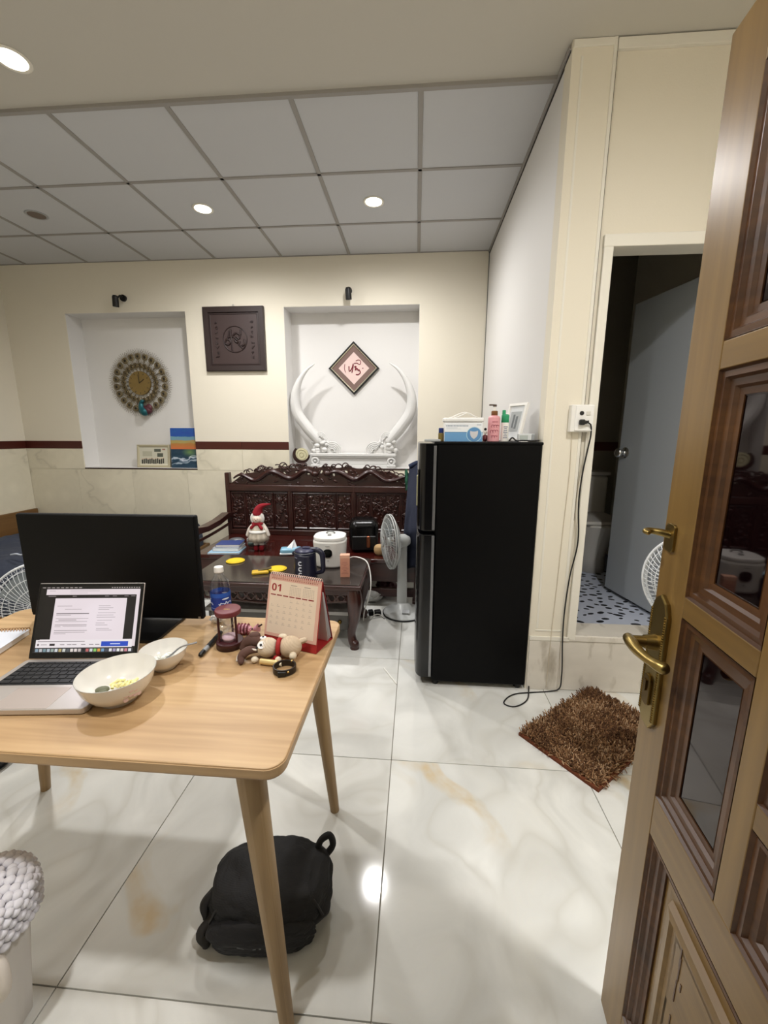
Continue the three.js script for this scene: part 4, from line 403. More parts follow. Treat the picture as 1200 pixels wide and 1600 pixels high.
// ================= CARVED SOFA =================
function carving(w, h, n, z = 0.012) { const g = []; for (let i = 0; i < n; i++) { const x = R(-w / 2, w / 2), y = R(-h / 2, h / 2), k = rnd(); if (k < 0.45) g.push(new THREE.IcosahedronGeometry(R(0.008, 0.018), 1).scale(1, 1.4, 0.6).rotateZ(R(0, 3)).translate(x, y, z * R(0.4, 1))); else if (k < 0.8) g.push(new THREE.TorusGeometry(R(0.014, 0.03), 0.005, 5, 12, R(2.5, 5)).rotateZ(R(0, 6)).translate(x, y, z * R(0.5, 1))); else g.push(tube([[x, y, z * 0.6], [x + R(-0.03, 0.03), y + R(0.01, 0.03), z], [x + R(-0.04, 0.04), y + R(0.03, 0.06), z * 0.5]], 0.006, 8, 5)); } return merge(g); }
{
  const t = thing('carved_sofa', 'dark carved hardwood bench sofa along the back wall', 'sofa', [-0.9, 0, -3.86]); const L = 0.93, SH = 0.39;
  const U = (g, gr = 'x') => metricUV(merge(Array.isArray(g) ? g : [g]), 1.5, gr, R(0, 1), R(0, 1));
  for (const s of [-1, 1]) part('post', U(rb2(s * L - 0.022, s * L + 0.022, 0, 1.0, -0.03, 0.03, 0.006), 'y'), m.mah, t);
  for (const x of [-0.31, 0.31]) part('divider', U([rb2(x - 0.022, x + 0.022, SH, 0.9, -0.02, 0.03, 0.006), rb2(x - 0.006, x + 0.006, SH, 0.88, 0.028, 0.036, 0.003)], 'y'), m.mah, t);
  part('top_rail', U(rb2(-L, L, 0.82, 0.885, -0.02, 0.035, 0.01)), m.mah, t); part('bottom_rail', U(rb2(-L, L, SH, SH + 0.05, -0.02, 0.035, 0.006)), m.mah, t);
  // back panels
  for (const cx of [-0.62, 0, 0.62]) { const p = part('back_panel', U(rb2(cx - 0.29, cx + 0.29, SH + 0.05, 0.82, -0.012, 0.006, 0.002)), m.mah, t); for (const [dx, w, n] of [[-0.215, 0.1, 34], [0, 0.24, 90], [0.215, 0.1, 34]]) { const g = carving(w, 0.3, n); g.translate(cx + dx, 0.63, 0.006); part('relief', g, m.mah, p, 'carved leaf relief'); part('panel_frame', ring(cx + dx - w / 2 - 0.02, SH + 0.065, cx + dx + w / 2 + 0.02, 0.81, [[0, 0.005], [0, 0.02], [0.006, 0.024], [0.014, 0.016], [0.016, 0.006]]), m.mah, p); } }
  { // dragon crest
    const top = x => { const a = Math.abs(x) / L; return 0.885 + 0.205 * Math.pow(Math.max(0, 1 - Math.pow(a, 3.2)), 0.7) + 0.008 * Math.sin(x * 31); }; const pts = [[-L + 0.02, 0.88]]; for (let i = 0; i <= 60; i++) { const x = -L + 0.03 + (2 * L - 0.06) * i / 60; pts.push([x, top(x) - 0.03]); } pts.push([L - 0.02, 0.88]); const s = poly(pts); for (let i = 0; i < 13; i++) { const x = -0.72 + i * 0.12, y = top(x) - 0.075 - (i % 2) * 0.02; const h = new THREE.Path(); h.absellipse(x, y, 0.02, 0.013, 0, 6.283, false, i * 0.7); s.holes.push(h); }
    const c = part('crest', U(extr(s, 0.022, 0.003, 0, 0, -0.012)), m.mah, t, 'openwork dragon crest');
    for (const d of [-1, 1]) { const q = []; for (let i = 0; i <= 36; i++) { const u = i / 36; const x = d * (0.06 + u * 0.8); q.push([x, 0.94 + (top(x) - 0.98) * 0.45 + 0.035 * Math.sin(u * 15), 0.022]); } part('dragon', [taper(q, [0.016, 0.024, 0.026, 0.024, 0.02, 0.008], 110, 10), sph(0.03, q[0][0], q[0][1] + 0.01, 0.025, 1.2, 0.9, 0.8, 12)], m.mah, c, 'sinuous carved dragon'); }
    const g = []; for (let i = 0; i < 50; i++) { const x = R(-0.82, 0.82); g.push(new THREE.TorusGeometry(R(0.018, 0.04), 0.006, 5, 14, R(2.4, 4.2)).rotateZ(R(-0.6, 0.9)).translate(x, top(x) - R(0.02, 0.05), R(0, 0.02))); } for (let i = 0; i < 70; i++) { const x = R(-0.85, 0.85); g.push(new THREE.IcosahedronGeometry(R(0.008, 0.016), 1).scale(1.5, 0.8, 0.8).rotateZ(R(-1, 1)).translate(x, 0.9 + (top(x) - 0.93) * rnd(), 0.014)); } part('cloud_scroll', g, m.mah, c);
  }
  part('seat', U(rb2(-L, L, SH - 0.035, SH, 0.0, 0.74, 0.008)), PM(0x3a120e, 0.2, { clearcoat: 0.4 }), t); part('seat_apron', U([rb2(-L, L, 0.2, SH - 0.035, 0.70, 0.73, 0.006), rb2(-L, L, 0.06, 0.13, 0.66, 0.70, 0.006)]), m.mah, t);
  for (const s of [-1, 1]) { for (const z of [0.70]) part('leg', U([rb2(s * L - 0.03, s * L + 0.03, 0, SH, z - 0.03, z + 0.03, 0.008), rb2(s * L - 0.04, s * L + 0.04, 0, 0.05, z - 0.04, z + 0.04, 0.01)], 'y'), m.mah, t);
    part('armrest', U([(() => { const q = []; const sh = poly([[0, 0.60], [0.1, 0.615], [0.3, 0.585], [0.52, 0.575], [0.70, 0.60], [0.76, 0.585], [0.76, 0.555], [0.68, 0.55], [0.5, 0.535], [0.3, 0.545], [0.1, 0.575], [0, 0.56]]); return extr(sh, 0.07, 0.005).rotateY(-Math.PI / 2).translate(s * L + 0.035, 0, 0); })()]), m.mah, t); part('arm_post', U(rb2(s * L - 0.025, s * L + 0.025, SH, 0.56, 0.66, 0.72, 0.008), 'y'), m.mah, t); part('arm_rail', U(tube([[s * L, 0.5, 0.02], [s * L, 0.48, 0.35], [s * L, 0.47, 0.68]], 0.014, 16, 8)), m.mah, t); }
}
// ---------- things on the sofa ----------
{ const t = thing('gnome_doll', 'white Christmas doll with red hat and red boots standing on the sofa', 'doll', [-1.33, 0.39, -3.3], 0.1); const fur = M(0xe6e2dc, 0.95), dress = M(0xc9bfae, 0.95);
  for (const s of [-1, 1]) { const b = part('boot', [rb(0.036, 0.045, 0.055, 0.014, s * 0.023, 0.0225, 0.006)], m.redFelt, t); part('boot_cuff', sph(0.022, s * 0.023, 0.055, 0, 1, 0.8, 1, 14), fur, b); part('leg', cyl(0.012, 0.014, 0.05, s * 0.02, 0.085, 0, 12), M(0x6d6560, 0.9), t); part('arm', taper([[s * 0.04, 0.225, 0], [s * 0.07, 0.18, 0.012], [s * 0.088, 0.135, 0.015]], [0.016, 0.018, 0.015], 14, 10), M(0xd9d0c4, 0.95), t); }
  part('dress', deform(lathe([[0, 0.085], [0.085, 0.085], [0.082, 0.12], [0.07, 0.16], [0.055, 0.2], [0.04, 0.235], [0, 0.24]], 64), v => { const a = Math.atan2(v.z, v.x), k = 1 + 0.07 * Math.sin(a * 11) * Math.max(0, (0.2 - v.y) / 0.12); v.x *= k; v.z *= k; }), dress, t); part('fur_trim', [tr(new THREE.TorusGeometry(0.064, 0.014, 8, 30), 0, 0.165, 0, Math.PI / 2)], fur, t); part('head', sph(0.046, 0, 0.275, 0, 1.05, 0.95, 0.95), m.skinDoll, t); part('hood', [tr(new THREE.TorusGeometry(0.043, 0.017, 10, 30), 0, 0.278, 0.006), sph(0.05, 0, 0.288, -0.012)], fur, t); part('face', sph(0.034, 0, 0.272, 0.022), M(0xe4cfc0, 0.9), t); part('nose', sph(0.005, 0, 0.27, 0.057), M(0x7a4a3a, 0.8), t); part('eye', [sph(0.003, -0.012, 0.282, 0.053), sph(0.003, 0.012, 0.282, 0.053)], m.black, t);
  part('scarf', [tr(new THREE.TorusGeometry(0.036, 0.014, 8, 26), 0, 0.235, 0.004, Math.PI / 2), taper([[0.02, 0.228, 0.04], [0.04, 0.2, 0.045]], [0.013, 0.015], 8, 10), taper([[-0.02, 0.228, 0.04], [-0.045, 0.205, 0.04]], [0.013, 0.014], 8, 10)], m.redFelt, t); part('hat', taper([[0.0, 0.318, -0.005], [0.01, 0.35, -0.004], [0.035, 0.38, 0.0], [0.075, 0.395, 0.004], [0.115, 0.40, 0.006]], [0.043, 0.034, 0.022, 0.012, 0.004], 30, 16), m.redFelt, t, 'red felt hat bent to the right'); }
{ const bk = (label, x, y, z, w, h, d, ry, col) => { const t = thing('book', label, 'book', [x, y, z], ry, 'books on the sofa end'); part('cover', [rb2(-w / 2, w / 2, 0, 0.003, -d / 2, d / 2, 0.001, 1), rb2(-w / 2, w / 2, h - 0.003, h, -d / 2, d / 2, 0.001, 1), rb2(-w / 2, -w / 2 + 0.003, 0, h, -d / 2, d / 2, 0.001, 1)], M(col, 0.5), t); part('pages', rb2(-w / 2 + 0.003, w / 2 - 0.004, 0.003, h - 0.003, -d / 2 + 0.003, d / 2 - 0.003, 0.001, 1), m.paper, t); };
  bk('pale blue folder at the bottom of the book stack on the sofa', -1.585, 0.391, -3.24, 0.26, 0.014, 0.2, 0.1, 0x9cc0d8); bk('grey white book in the middle of the book stack on the sofa', -1.575, 0.4055, -3.26, 0.22, 0.03, 0.17, 0.05, 0xa9adb2); bk('navy blue book on top of the book stack on the sofa', -1.57, 0.436, -3.27, 0.2, 0.022, 0.15, 0.12, 0x2f3f78); 
  const t = thing('snack_packet', 'green and clear snack packet leaning on the books', 'packet', [-1.405, 0.39, -3.46], 0.2); part('pouch', deform(rb(0.15, 0.03, 0.14, 0.012, 0, 0.03, 0, 6), v => { v.y += 0.25 * v.x * 0.3 + 0.012 * fbm(v.x * 30, v.z * 30, 5, 3); v.y = Math.max(0.002, v.y); }), M(0x3a4a44, 0.3), t); part('sweet', [sph(0.02, 0.0, 0.058, 0.04, 1.4, 0.5, 1, 12), sph(0.016, 0.035, 0.062, 0.03, 1.3, 0.5, 1, 12)], M(0xa9cfa0, 0.5), t);
  const gl = thing('glasses_case', 'dark grey glossy case lying behind the snack packet', 'case', [-1.6, 0.39, -3.46], 0.3); part('shell', sph(0.06, 0, 0.032, 0, 1.2, 0.53, 0.7), M(0x55585c, 0.3), gl); part('seam', tr(new THREE.TorusGeometry(0.0605, 0.002, 6, 30), 0, 0.032, 0, Math.PI / 2).scale(1.2, 1, 0.7), m.black, gl);
  const w = thing('white_tray', 'white shallow tray on the sofa behind the doll', 'tray', [-1.47, 0.39, -3.62], 0); part('tray_body', [rb2(-0.08, 0.08, 0, 0.006, -0.06, 0.06, 0.002, 1), ring(-0.08, -0.06, 0.08, 0.06, [[0, 0], [0, 0.028], [0.006, 0.028], [0.008, 0.004]]).rotateX(-Math.PI / 2)], M(0xb8b2ae, 0.5), w); }
{ const t = thing('tissue_pack', 'blue and white soft pack of tissues on the sofa seat', 'tissue pack', [-1.02, 0.39, -3.2], 0.2); part('pack', deform(rb(0.17, 0.06, 0.1, 0.02, 0, 0.03, 0, 6), v => { v.y = Math.max(0, v.y + 0.01 * fbm(v.x * 20, v.z * 20, 8, 3)); }), M(0x7fb0c8, 0.35), t); part('band', [rb(0.175, 0.02, 0.104, 0.008, 0, 0.016, 0)], M(0xe3e8ea, 0.4), t); part('tissue', [deform(new THREE.ConeGeometry(0.035, 0.07, 18, 6, true), v => { const k = 1 + 0.4 * Math.sin(Math.atan2(v.z, v.x) * 5); v.x *= k; v.z *= k; v.x += v.y * 0.3; }).translate(0.02, 0.09, 0)], M(0xf2f2f2, 0.9, { side: THREE.DoubleSide }), t); }
{ const t = thing('air_fryer', 'black air fryer with copper handle standing on the sofa', 'air fryer', [-0.44, 0.39, -3.42], 0.15); part('body', deform(rb(0.25, 0.27, 0.26, 0.06, 0, 0.135, 0, 6), v => { const k = 1 - 0.15 * Math.max(0, v.y - 0.15); v.x *= k; v.z *= k; }), m.blackGloss, t); part('drawer', rb(0.2, 0.12, 0.02, 0.01, 0, 0.085, 0.128), m.black, t); part('handle', [rb(0.03, 0.1, 0.03, 0.01, 0.035, 0.1, 0.15)], M(0x8a5238, 0.3, { metalness: 0.7 }), t, 'copper coloured handle'); part('control_panel', tr(rb(0.1, 0.04, 0.008, 0.003), 0.03, 0.225, 0.118, -0.35), M(0x26282b, 0.2), t); part('display_mark', tr(rb(0.035, 0.008, 0.004, 0.001), 0.04, 0.236, 0.119, -0.35), M(0x8f9698, 0.4), t); }
{ const t = thing('woven_ball', 'beige round wicker pot on the sofa beside the fan', 'pot', [-0.285, 0.39, -3.25]); part('pot_body', lathe([[0, 0], [0.03, 0], [0.046, 0.02], [0.05, 0.045], [0.044, 0.072], [0.03, 0.084], [0, 0.088]]), M(0xb49468, 0.8), t); part('rib', [0.02, 0.035, 0.05, 0.065].map(y => tr(new THREE.TorusGeometry(0.0485 - Math.abs(y - 0.045) * 0.2, 0.0022, 5, 28), 0, y, 0, Math.PI / 2)), M(0x9c7d54, 0.8), t); }
{ // jacket hanging over the right end of the sofa
  const t = thing('navy_jacket', 'navy blue jacket with green lining hanging over the right sofa end', 'jacket', [0, 0, 0]);
  const sheet = (y1, y0, x0, x1, zt, zb, th, sd) => { const nx = 26, ny = 36, pos = [], idx = []; for (const side of [0, 1]) for (let j = 0; j <= ny; j++) for (let i = 0; i <= nx; i++) { const u = i / nx, v = j / ny; const w = x0[0] + (x0[1] - x0[0]) * v, e = x1[0] + (x1[1] - x1[0]) * v; const x = w + (e - w) * u, y = y1 + (y0 - y1) * v - 0.02 * Math.sin(u * 9 + sd), z = zt + (zb - zt) * Math.pow(Math.min(1, v / 0.6), 0.9) + 0.02 * Math.sin(u * 11 + sd + v * 2) * (0.4 + v) - (side ? th : 0) + 0.03 * fbm(u * 4, v * 5, sd, 3); pos.push(x, y, z); } const n = (nx + 1) * (ny + 1); for (let j = 0; j < ny; j++) for (let i = 0; i < nx; i++) { const a = j * (nx + 1) + i, b = a + 1, c = a + nx + 1, d = c + 1; idx.push(a, c, b, b, c, d, n + a, n + b, n + c, n + b, n + d, n + c); } for (let i = 0; i < nx; i++) { const a = i, b = i + 1; idx.push(a, b, n + a, b, n + b, n + a); const c = ny * (nx + 1) + i, d = c + 1; idx.push(c, n + c, d, d, n + c, n + d); } for (let j = 0; j < ny; j++) { const a = j * (nx + 1), b = a + nx + 1; idx.push(a, n + a, b, b, n + a, n + b); const c = a + nx, d = b + nx; idx.push(c, d, n + c, d, n + d, n + c); } const g = new THREE.BufferGeometry(); g.setAttribute('position', new THREE.Float32BufferAttribute(pos, 3)); g.setIndex(idx); g.computeVertexNormals(); return norm(g); };
  part('body', sheet(1.09, 0.34, [-0.06, -0.10], [0.14, 0.16], -3.74, -3.055, 0.03, 1.0), M(0x0d1428, 0.9, { bumpMap: clothN, bumpScale: 0.001 }), t); part('sleeve', taper([[0.03, 1.07, -3.70], [0.035, 0.88, -3.40], [0.04, 0.68, -3.08], [0.045, 0.42, -3.03]], [0.03, 0.035, 0.03, 0.028], 30, 14), M(0x111a34, 0.9), t); part('lining', sheet(1.04, 0.86, [-0.10, -0.09], [-0.03, -0.02], -3.74, -3.66, 0.015, 3.0), M(0x0d4a34, 0.8), t, 'green lining'); part('collar', tube([[-0.06, 1.08, -3.74], [0.02, 1.115, -3.75], [0.12, 1.09, -3.74]], 0.022, 16, 8), M(0x16213c, 0.85), t);
}
// ================= COFFEE TABLE =================
const CT = 0.45;
{
  const t = thing('coffee_table', 'low dark hardwood coffee table with carved apron and curved legs', 'coffee table', [-0.9, 0, -2.668]); const L = 0.575, D = 0.29; const U = (g, gr = 'x') => metricUV(merge(Array.isArray(g) ? g : [g]), 1.5, gr, R(0, 1), R(0, 1));
  part('tabletop', U([rb2(-L, L, CT - 0.035, CT - 0.006, -D, D, 0.008)]), m.mah, t); part('glass_top', rb2(-L + 0.012, L - 0.012, CT - 0.006, CT, -D + 0.012, D - 0.012, 0.002), m.mahTop, t, 'smoked glass top'); part('frieze', U([rb2(-L + 0.02, L - 0.02, CT - 0.075, CT - 0.035, D - 0.05, D - 0.02, 0.004), rb2(-L + 0.02, L - 0.02, CT - 0.075, CT - 0.035, -D + 0.02, -D + 0.05, 0.004), rb2(-L + 0.02, -L + 0.05, CT - 0.075, CT - 0.035, -D + 0.04, D - 0.04, 0.004), rb2(L - 0.05, L - 0.02, CT - 0.075, CT - 0.035, -D + 0.04, D - 0.04, 0.004)]), m.mah, t);
  const g = []; for (let i = 0; i < 16; i++) { const x = -0.44 + i * 0.0587; g.push(new THREE.TorusGeometry(0.024, 0.008, 6, 16, 4.6).rotateZ(i % 2 ? 0.4 : 2.8).translate(x, CT - 0.102, D - 0.035), tube([[x - 0.03, CT - 0.078, D - 0.035], [x, CT - 0.13, D - 0.035], [x + 0.03, CT - 0.10, D - 0.035]], 0.006, 10, 5)); } g.push(tube([[-0.48, CT - 0.12, D - 0.035], [-0.25, CT - 0.136, D - 0.035], [0, CT - 0.148, D - 0.035], [0.25, CT - 0.136, D - 0.035], [0.48, CT - 0.12, D - 0.035]], 0.009, 40, 6)); part('carved_apron', g, m.mah, t, 'openwork carved apron');
  for (const sx of [-1, 1]) for (const sz of [-1, 1]) part('leg', U([taper([[sx * (L - 0.06), CT - 0.05, sz * (D - 0.06)], [sx * (L - 0.05), 0.33, sz * (D - 0.05)], [sx * (L - 0.055), 0.2, sz * (D - 0.055)], [sx * (L - 0.075), 0.09, sz * (D - 0.07)], [sx * (L - 0.06), 0.035, sz * (D - 0.058)], [sx * (L - 0.05), 0.03, sz * (D - 0.05)]], [0.05, 0.052, 0.042, 0.03, 0.027, 0.03], 34, 14), cyl(0.027, 0.03, 0.03, sx * (L - 0.052), 0.0152, sz * (D - 0.052), 16)], 'y'), m.mah, t);
  const sh = part('lower_shelf', U([rb2(-L + 0.08, L - 0.08, 0.205, 0.23, -D + 0.07, D - 0.09, 0.004)]), M(0x8d8a86, 0.18), t, 'glass lower shelf, reflected light painted in as a pale colour'); const dw = part('drawer', U([rb2(-L + 0.1, L - 0.1, 0.10, 0.205, -D + 0.08, D - 0.10, 0.004)]), M(0x4a4743, 0.4), t, 'low drawer box'); part('knob', sph(0.014, 0.42, 0.16, D - 0.092), m.brassDk, dw);  // shelf colour is lightened to stand in for light reflected off its top
}
function coaster(label, x, z) { const t = thing('coaster', label, 'coaster', [x, CT, z], 0, 'yellow coasters'); part('disc', lathe([[0, 0], [0.062, 0], [0.066, 0.003], [0.066, 0.007], [0.063, 0.009], [0, 0.009]], 44), M(0xe2c21e, 0.55), t); part('rim', tr(new THREE.TorusGeometry(0.058, 0.0022, 6, 44), 0, 0.0095, 0, Math.PI / 2), M(0xd0ae14, 0.55), t); }
coaster('round yellow coaster alone near the left end of the coffee table', -1.31, -2.79); coaster('round yellow coaster beside the navy kettle, behind the calendar', -0.945, -2.64);
{ const t = thing('yellow_case', 'small yellow case with dark flap beside the coaster', 'case', [-1.03, CT, -2.55], 0.35); part('shell', rb(0.11, 0.02, 0.06, 0.009, 0, 0.01, 0), M(0xcfa92a, 0.5), t); part('flap', tr(rb(0.09, 0.006, 0.03, 0.002), 0.03, 0.024, -0.012, 0, 0, 0.15), M(0x4a4026, 0.5), t); }
{ const t = thing('electric_kettle', 'navy blue electric kettle with white lettering on the coffee table', 'kettle', [-0.705, CT, -2.50]); part('jug', lathe([[0, 0], [0.073, 0], [0.075, 0.006], [0.073, 0.02], [0.07, 0.15], [0.068, 0.175], [0, 0.178]], 44), m.navy, t); part('lid', [lathe([[0, 0.175], [0.067, 0.175], [0.064, 0.19], [0.045, 0.198], [0, 0.2]], 36), rb(0.05, 0.012, 0.03, 0.005, 0.01, 0.203, 0)], M(0x2a2b48, 0.35), t); part('lid_ring', tr(new THREE.TorusGeometry(0.068, 0.0018, 6, 44), 0, 0.176, 0, Math.PI / 2), m.steel, t);
  part('handle', [taper([[0.04, 0.19, 0], [0.085, 0.188, 0.004], [0.112, 0.165, 0.006], [0.118, 0.11, 0.008], [0.114, 0.05, 0.008], [0.08, 0.035, 0.004]], [0.017, 0.018, 0.018, 0.016, 0.015, 0.012], 40, 12)], m.navy, t); part('spout', [tr(rb(0.03, 0.025, 0.03, 0.008), -0.068, 0.165, 0, 0, 0, 0.5)], m.navy, t); part('power_base', lathe([[0, 0], [0.076, 0], [0.078, 0.004], [0.076, 0.012], [0, 0.012]], 40), m.black, t);
  const lm = M(0xd9d9e0, 0.5), lt = (y) => { const a = -0.18; return tr(new THREE.TorusGeometry(0.0115, 0.0034, 8, 24, 4.7), 0, 0, 0, 0, 0, 0.9).applyMatrix4(new THREE.Matrix4().makeRotationY(a).setPosition(Math.sin(a) * 0.0735, y, Math.cos(a) * 0.0735)); }; for (const y of [0.115, 0.078, 0.042]) part('letter', lt(y), lm, t, 'white round letter'); part('brand_strip', tr(rb(0.026, 0.005, 0.002, 0.0006), -0.046, 0.148, 0.0515, 0, -0.75, 0), M(0x8f90a4, 0.4), t); }
{ const t = thing('rice_cooker', 'white rice cooker with round black display on the coffee table', 'rice cooker', [-0.6, CT, -2.79], 0.05); const sq = (w, h, r) => rrect(w, h, r); part('body', deform(extr(sq(0.2, 0.2, 0.075), 0.165, 0.012, 0, 0, 0, 20).rotateX(-Math.PI / 2).translate(0, 0.016, 0), v => { const k = 0.93 + 0.12 * Math.min(1, v.y / 0.12) - 0.05 * Math.max(0, v.y - 0.14) * 4; v.x *= k; v.z *= k; }), m.plasticW, t); part('lid', [extr(sq(0.208, 0.208, 0.078), 0.012, 0.008, 0, 0, 0, 20).rotateX(-Math.PI / 2).translate(0, 0.2, 0)], M(0xf4f3ef, 0.25), t); part('lid_handle', [tube([[-0.03, 0.222, -0.03], [-0.02, 0.233, -0.028], [0.02, 0.233, -0.028], [0.03, 0.222, -0.03]], 0.006, 16, 8), tr(cyl(0.012, 0.014, 0.006, 0, 0, 0, 18), 0.0, 0.225, 0.03)], M(0x8a8a88, 0.4), t); part('display', tr(extr(rrect(0.058, 0.056, 0.022), 0.004, 0.001), 0.0, 0.115, 0.1185), m.blackGloss, t, 'round black display'); part('button_mark', [rb(0.006, 0.012, 0.003, 0.001, 0.0, 0.06, 0.1165), rb(0.03, 0.004, 0.003, 0.001, -0.002, 0.165, 0.1185)], M(0xa8a8a4, 0.5), t); part('foot_ring', cyl(0.075, 0.075, 0.006, 0, 0.003, 0, 28), m.grayPl, t);
  solo('cooker_cord', 'white cord curling from the rice cooker over the table edge', 'cord', [tube([[-0.5, CT + 0.03, -2.80], [-0.44, CT + 0.06, -2.78], [-0.38, CT + 0.065, -2.75], [-0.325, CT + 0.05, -2.70], [-0.295, CT - 0.02, -2.64], [-0.29, CT - 0.10, -2.6], [-0.31, CT - 0.19, -2.62], [-0.345, 0.14, -2.70], [-0.365, 0.03, -2.78], [-0.37, 0.006, -2.81]], 0.0042, 70, 8)], m.plasticW); }
{ const t = thing('cosmetic_box', 'slim peach cosmetic carton standing on the coffee table', 'box', [-0.452, CT, -2.545], 0.12); part('carton', rb(0.062, 0.15, 0.045, 0.002, 0, 0.075, 0), M(0xc98e76, 0.6), t); part('lid_top', rb(0.063, 0.022, 0.046, 0.002, 0, 0.1395, 0), M(0xdca98f, 0.6), t); const g = []; for (let i = 0; i < 8; i++) g.push(rb(0.044 - (i % 3) * 0.012, 0.003, 0.0015, 0.0004, 0, 0.025 + i * 0.011, 0.0226)); part('print', g, M(0xa3685a, 0.6), t); }
// ================= FANS =================
function fan(name, label, pos, { head, r, axis, tilt = 0, mat, post = 0.018, base = 'disc', baseOff = [0, 0], back = 0.1 }) {
  const t = thing(name, label, 'fan', pos); const bm = mat;
  const hd = new THREE.Group(); hd.name = 'fan_head'; hd.position.set(0, head, 0); hd.rotation.y = axis; hd.rotation.x = tilt; hd.rotation.order = 'YXZ'; t.add(hd);
  const g = []; const dome = (s, d) => { for (const q of [0.28, 0.5, 0.72, 0.9, 1]) g.push(new THREE.TorusGeometry(r * q, q === 1 ? 0.0045 : 0.0015, 6, 56).translate(0, 0, s * (d * (1 - Math.pow(q, 3)) + 0.008))); for (let i = 0; i < 60; i++) { const a = i / 60 * 6.283; const pts = [0.2, 0.5, 0.75, 0.92, 1].map((q, k) => [r * q * Math.cos(a + 0.25 * (1 - q)), r * q * Math.sin(a + 0.25 * (1 - q)), s * (d * (1 - Math.pow(q, 3)) + 0.008)]); g.push(tube(pts, 0.0011, 8, 4)); } };
  dome(1, 0.045); dome(-1, 0.055); const gp = part('guard', g, mat, hd, 'wire guard'); gp.userData.kind = 'stuff'; part('guard_badge', tr(lathe([[0, 0.008], [0.03, 0.006], [0.036, 0], [0, 0]], 24), 0, 0, 0.053, Math.PI / 2), mat, hd);
  for (let i = 0; i < 3; i++) { const sh = new THREE.Shape(); sh.moveTo(0.03, -0.02); sh.quadraticCurveTo(r * 0.5, -0.1 * r / 0.2, r * 0.86, -0.03); sh.quadraticCurveTo(r * 0.9, 0.05, r * 0.7, 0.09 * r / 0.2); sh.quadraticCurveTo(r * 0.3, 0.07, 0.03, 0.02); const b = part('blade', extr(sh, 0.003, 0, 0, 0, 0).rotateX(0.35), PM(0xc9d0d2, 0.2, { transmission: 0.75, thickness: 0 }), hd); b.rotation.z = i * 2.094; }
  part('hub', tr(cyl(0.032, 0.036, 0.04, 0, 0, 0, 24), 0, 0, 0, Math.PI / 2), mat, hd); part('motor', [tr(lathe([[0, -back - 0.06], [0.03, -back - 0.055], [0.05, -back - 0.02], [0.055, -0.065], [0.04, -0.05], [0, -0.05]].map(p => [p[0], p[1]]), 28), 0, 0, 0, Math.PI / 2)], mat, hd); 
  const off = V(0, 0, -0.1).applyAxisAngle(V(0, 1, 0), axis); part('pole', [cyl(post, post * 1.15, head - 0.05, off.x, (head - 0.05) / 2 + 0.01, off.z, 20), rb(0.05, 0.07, 0.05, 0.012, off.x, head - 0.045, off.z)], mat, t);
  if (base === 'disc') part('base', deform(lathe([[0, 0], [0.155, 0], [0.16, 0.008], [0.15, 0.022], [0.07, 0.045], [0.045, 0.08], [0, 0.085]], 44), v => { v.x += off.x + baseOff[0]; v.z += off.z + baseOff[1]; }), mat, t); const rimg = tr(new THREE.TorusGeometry(0.157, 0.006, 8, 48), off.x + baseOff[0], 0.007, off.z + baseOff[1], Math.PI / 2); part('base_rim', rimg, m.black, t); part('dial_panel', tr(rb(0.06, 0.012, 0.04, 0.004), off.x + baseOff[0] + 0.02, 0.05, off.z + baseOff[1] + 0.085, 0.3), m.grayPl, t); return t;
}
fan('pedestal_fan', 'grey pedestal fan turned sideways between the sofa and the fridge', [-0.185, 0, -2.985], { head: 0.575, r: 0.205, axis: -1.24, mat: m.fanGray, post: 0.035, baseOff: [0.015, 0.03] });
fan('pedestal_fan', 'white fan whose guard shows at left behind the monitor', [-1.76, 0, -1.72], { head: 0.555, r: 0.22, axis: 0.5, mat: m.fanWhite });
fan('pedestal_fan', 'white fan whose guard peeks out behind the entrance door', [0.871, 0, -1.25], { head: 0.927, r: 0.155, axis: -0.8, mat: m.fanWhite, baseOff: [0.06, 0.05] });
{ const t = thing('extension_strip', 'black power adapter and grey lead on the floor by the coffee table', 'power strip', [-0.297, 0, -2.93], 0.3); part('adapter', rb(0.05, 0.04, 0.045, 0.008, 0.025, 0.02, 0), m.black, t); part('adapter', rb(0.04, 0.035, 0.05, 0.008, -0.025, 0.0175, -0.02), m.blackMat, t); part('lead', tube([[-0.05, 0.005, 0.08], [-0.04, 0.006, 0.06], [0.0, 0.025, 0.045], [0.03, 0.02, 0.04], [0.05, 0.006, 0.05], [0.06, 0.006, 0.08]], 0.005, 30, 6), M(0xb9b7b0, 0.5), t); }
crumple('plastic_bag', 'crumpled translucent white plastic bag under the sofa front', 'bag', [-0.335, 0, -3.2], [0.085, 0.06, 0.07], M(0xc3c2be, 0.4), 9); crumple('red_bag', 'dark red bag on the floor under the sofa', 'bag', [-0.235, 0, -3.36], [0.09, 0.075, 0.08], M(0x4a1f26, 0.5), 5);
solo('drinking_straw', 'thin white drinking straw lying on the floor before the fridge', 'straw', [tube([[-0.168, 0.0045, -2.209], [-0.126, 0.0045, -2.133], [-0.084, 0.0045, -2.058]], 0.004, 6, 8)], m.plasticW);
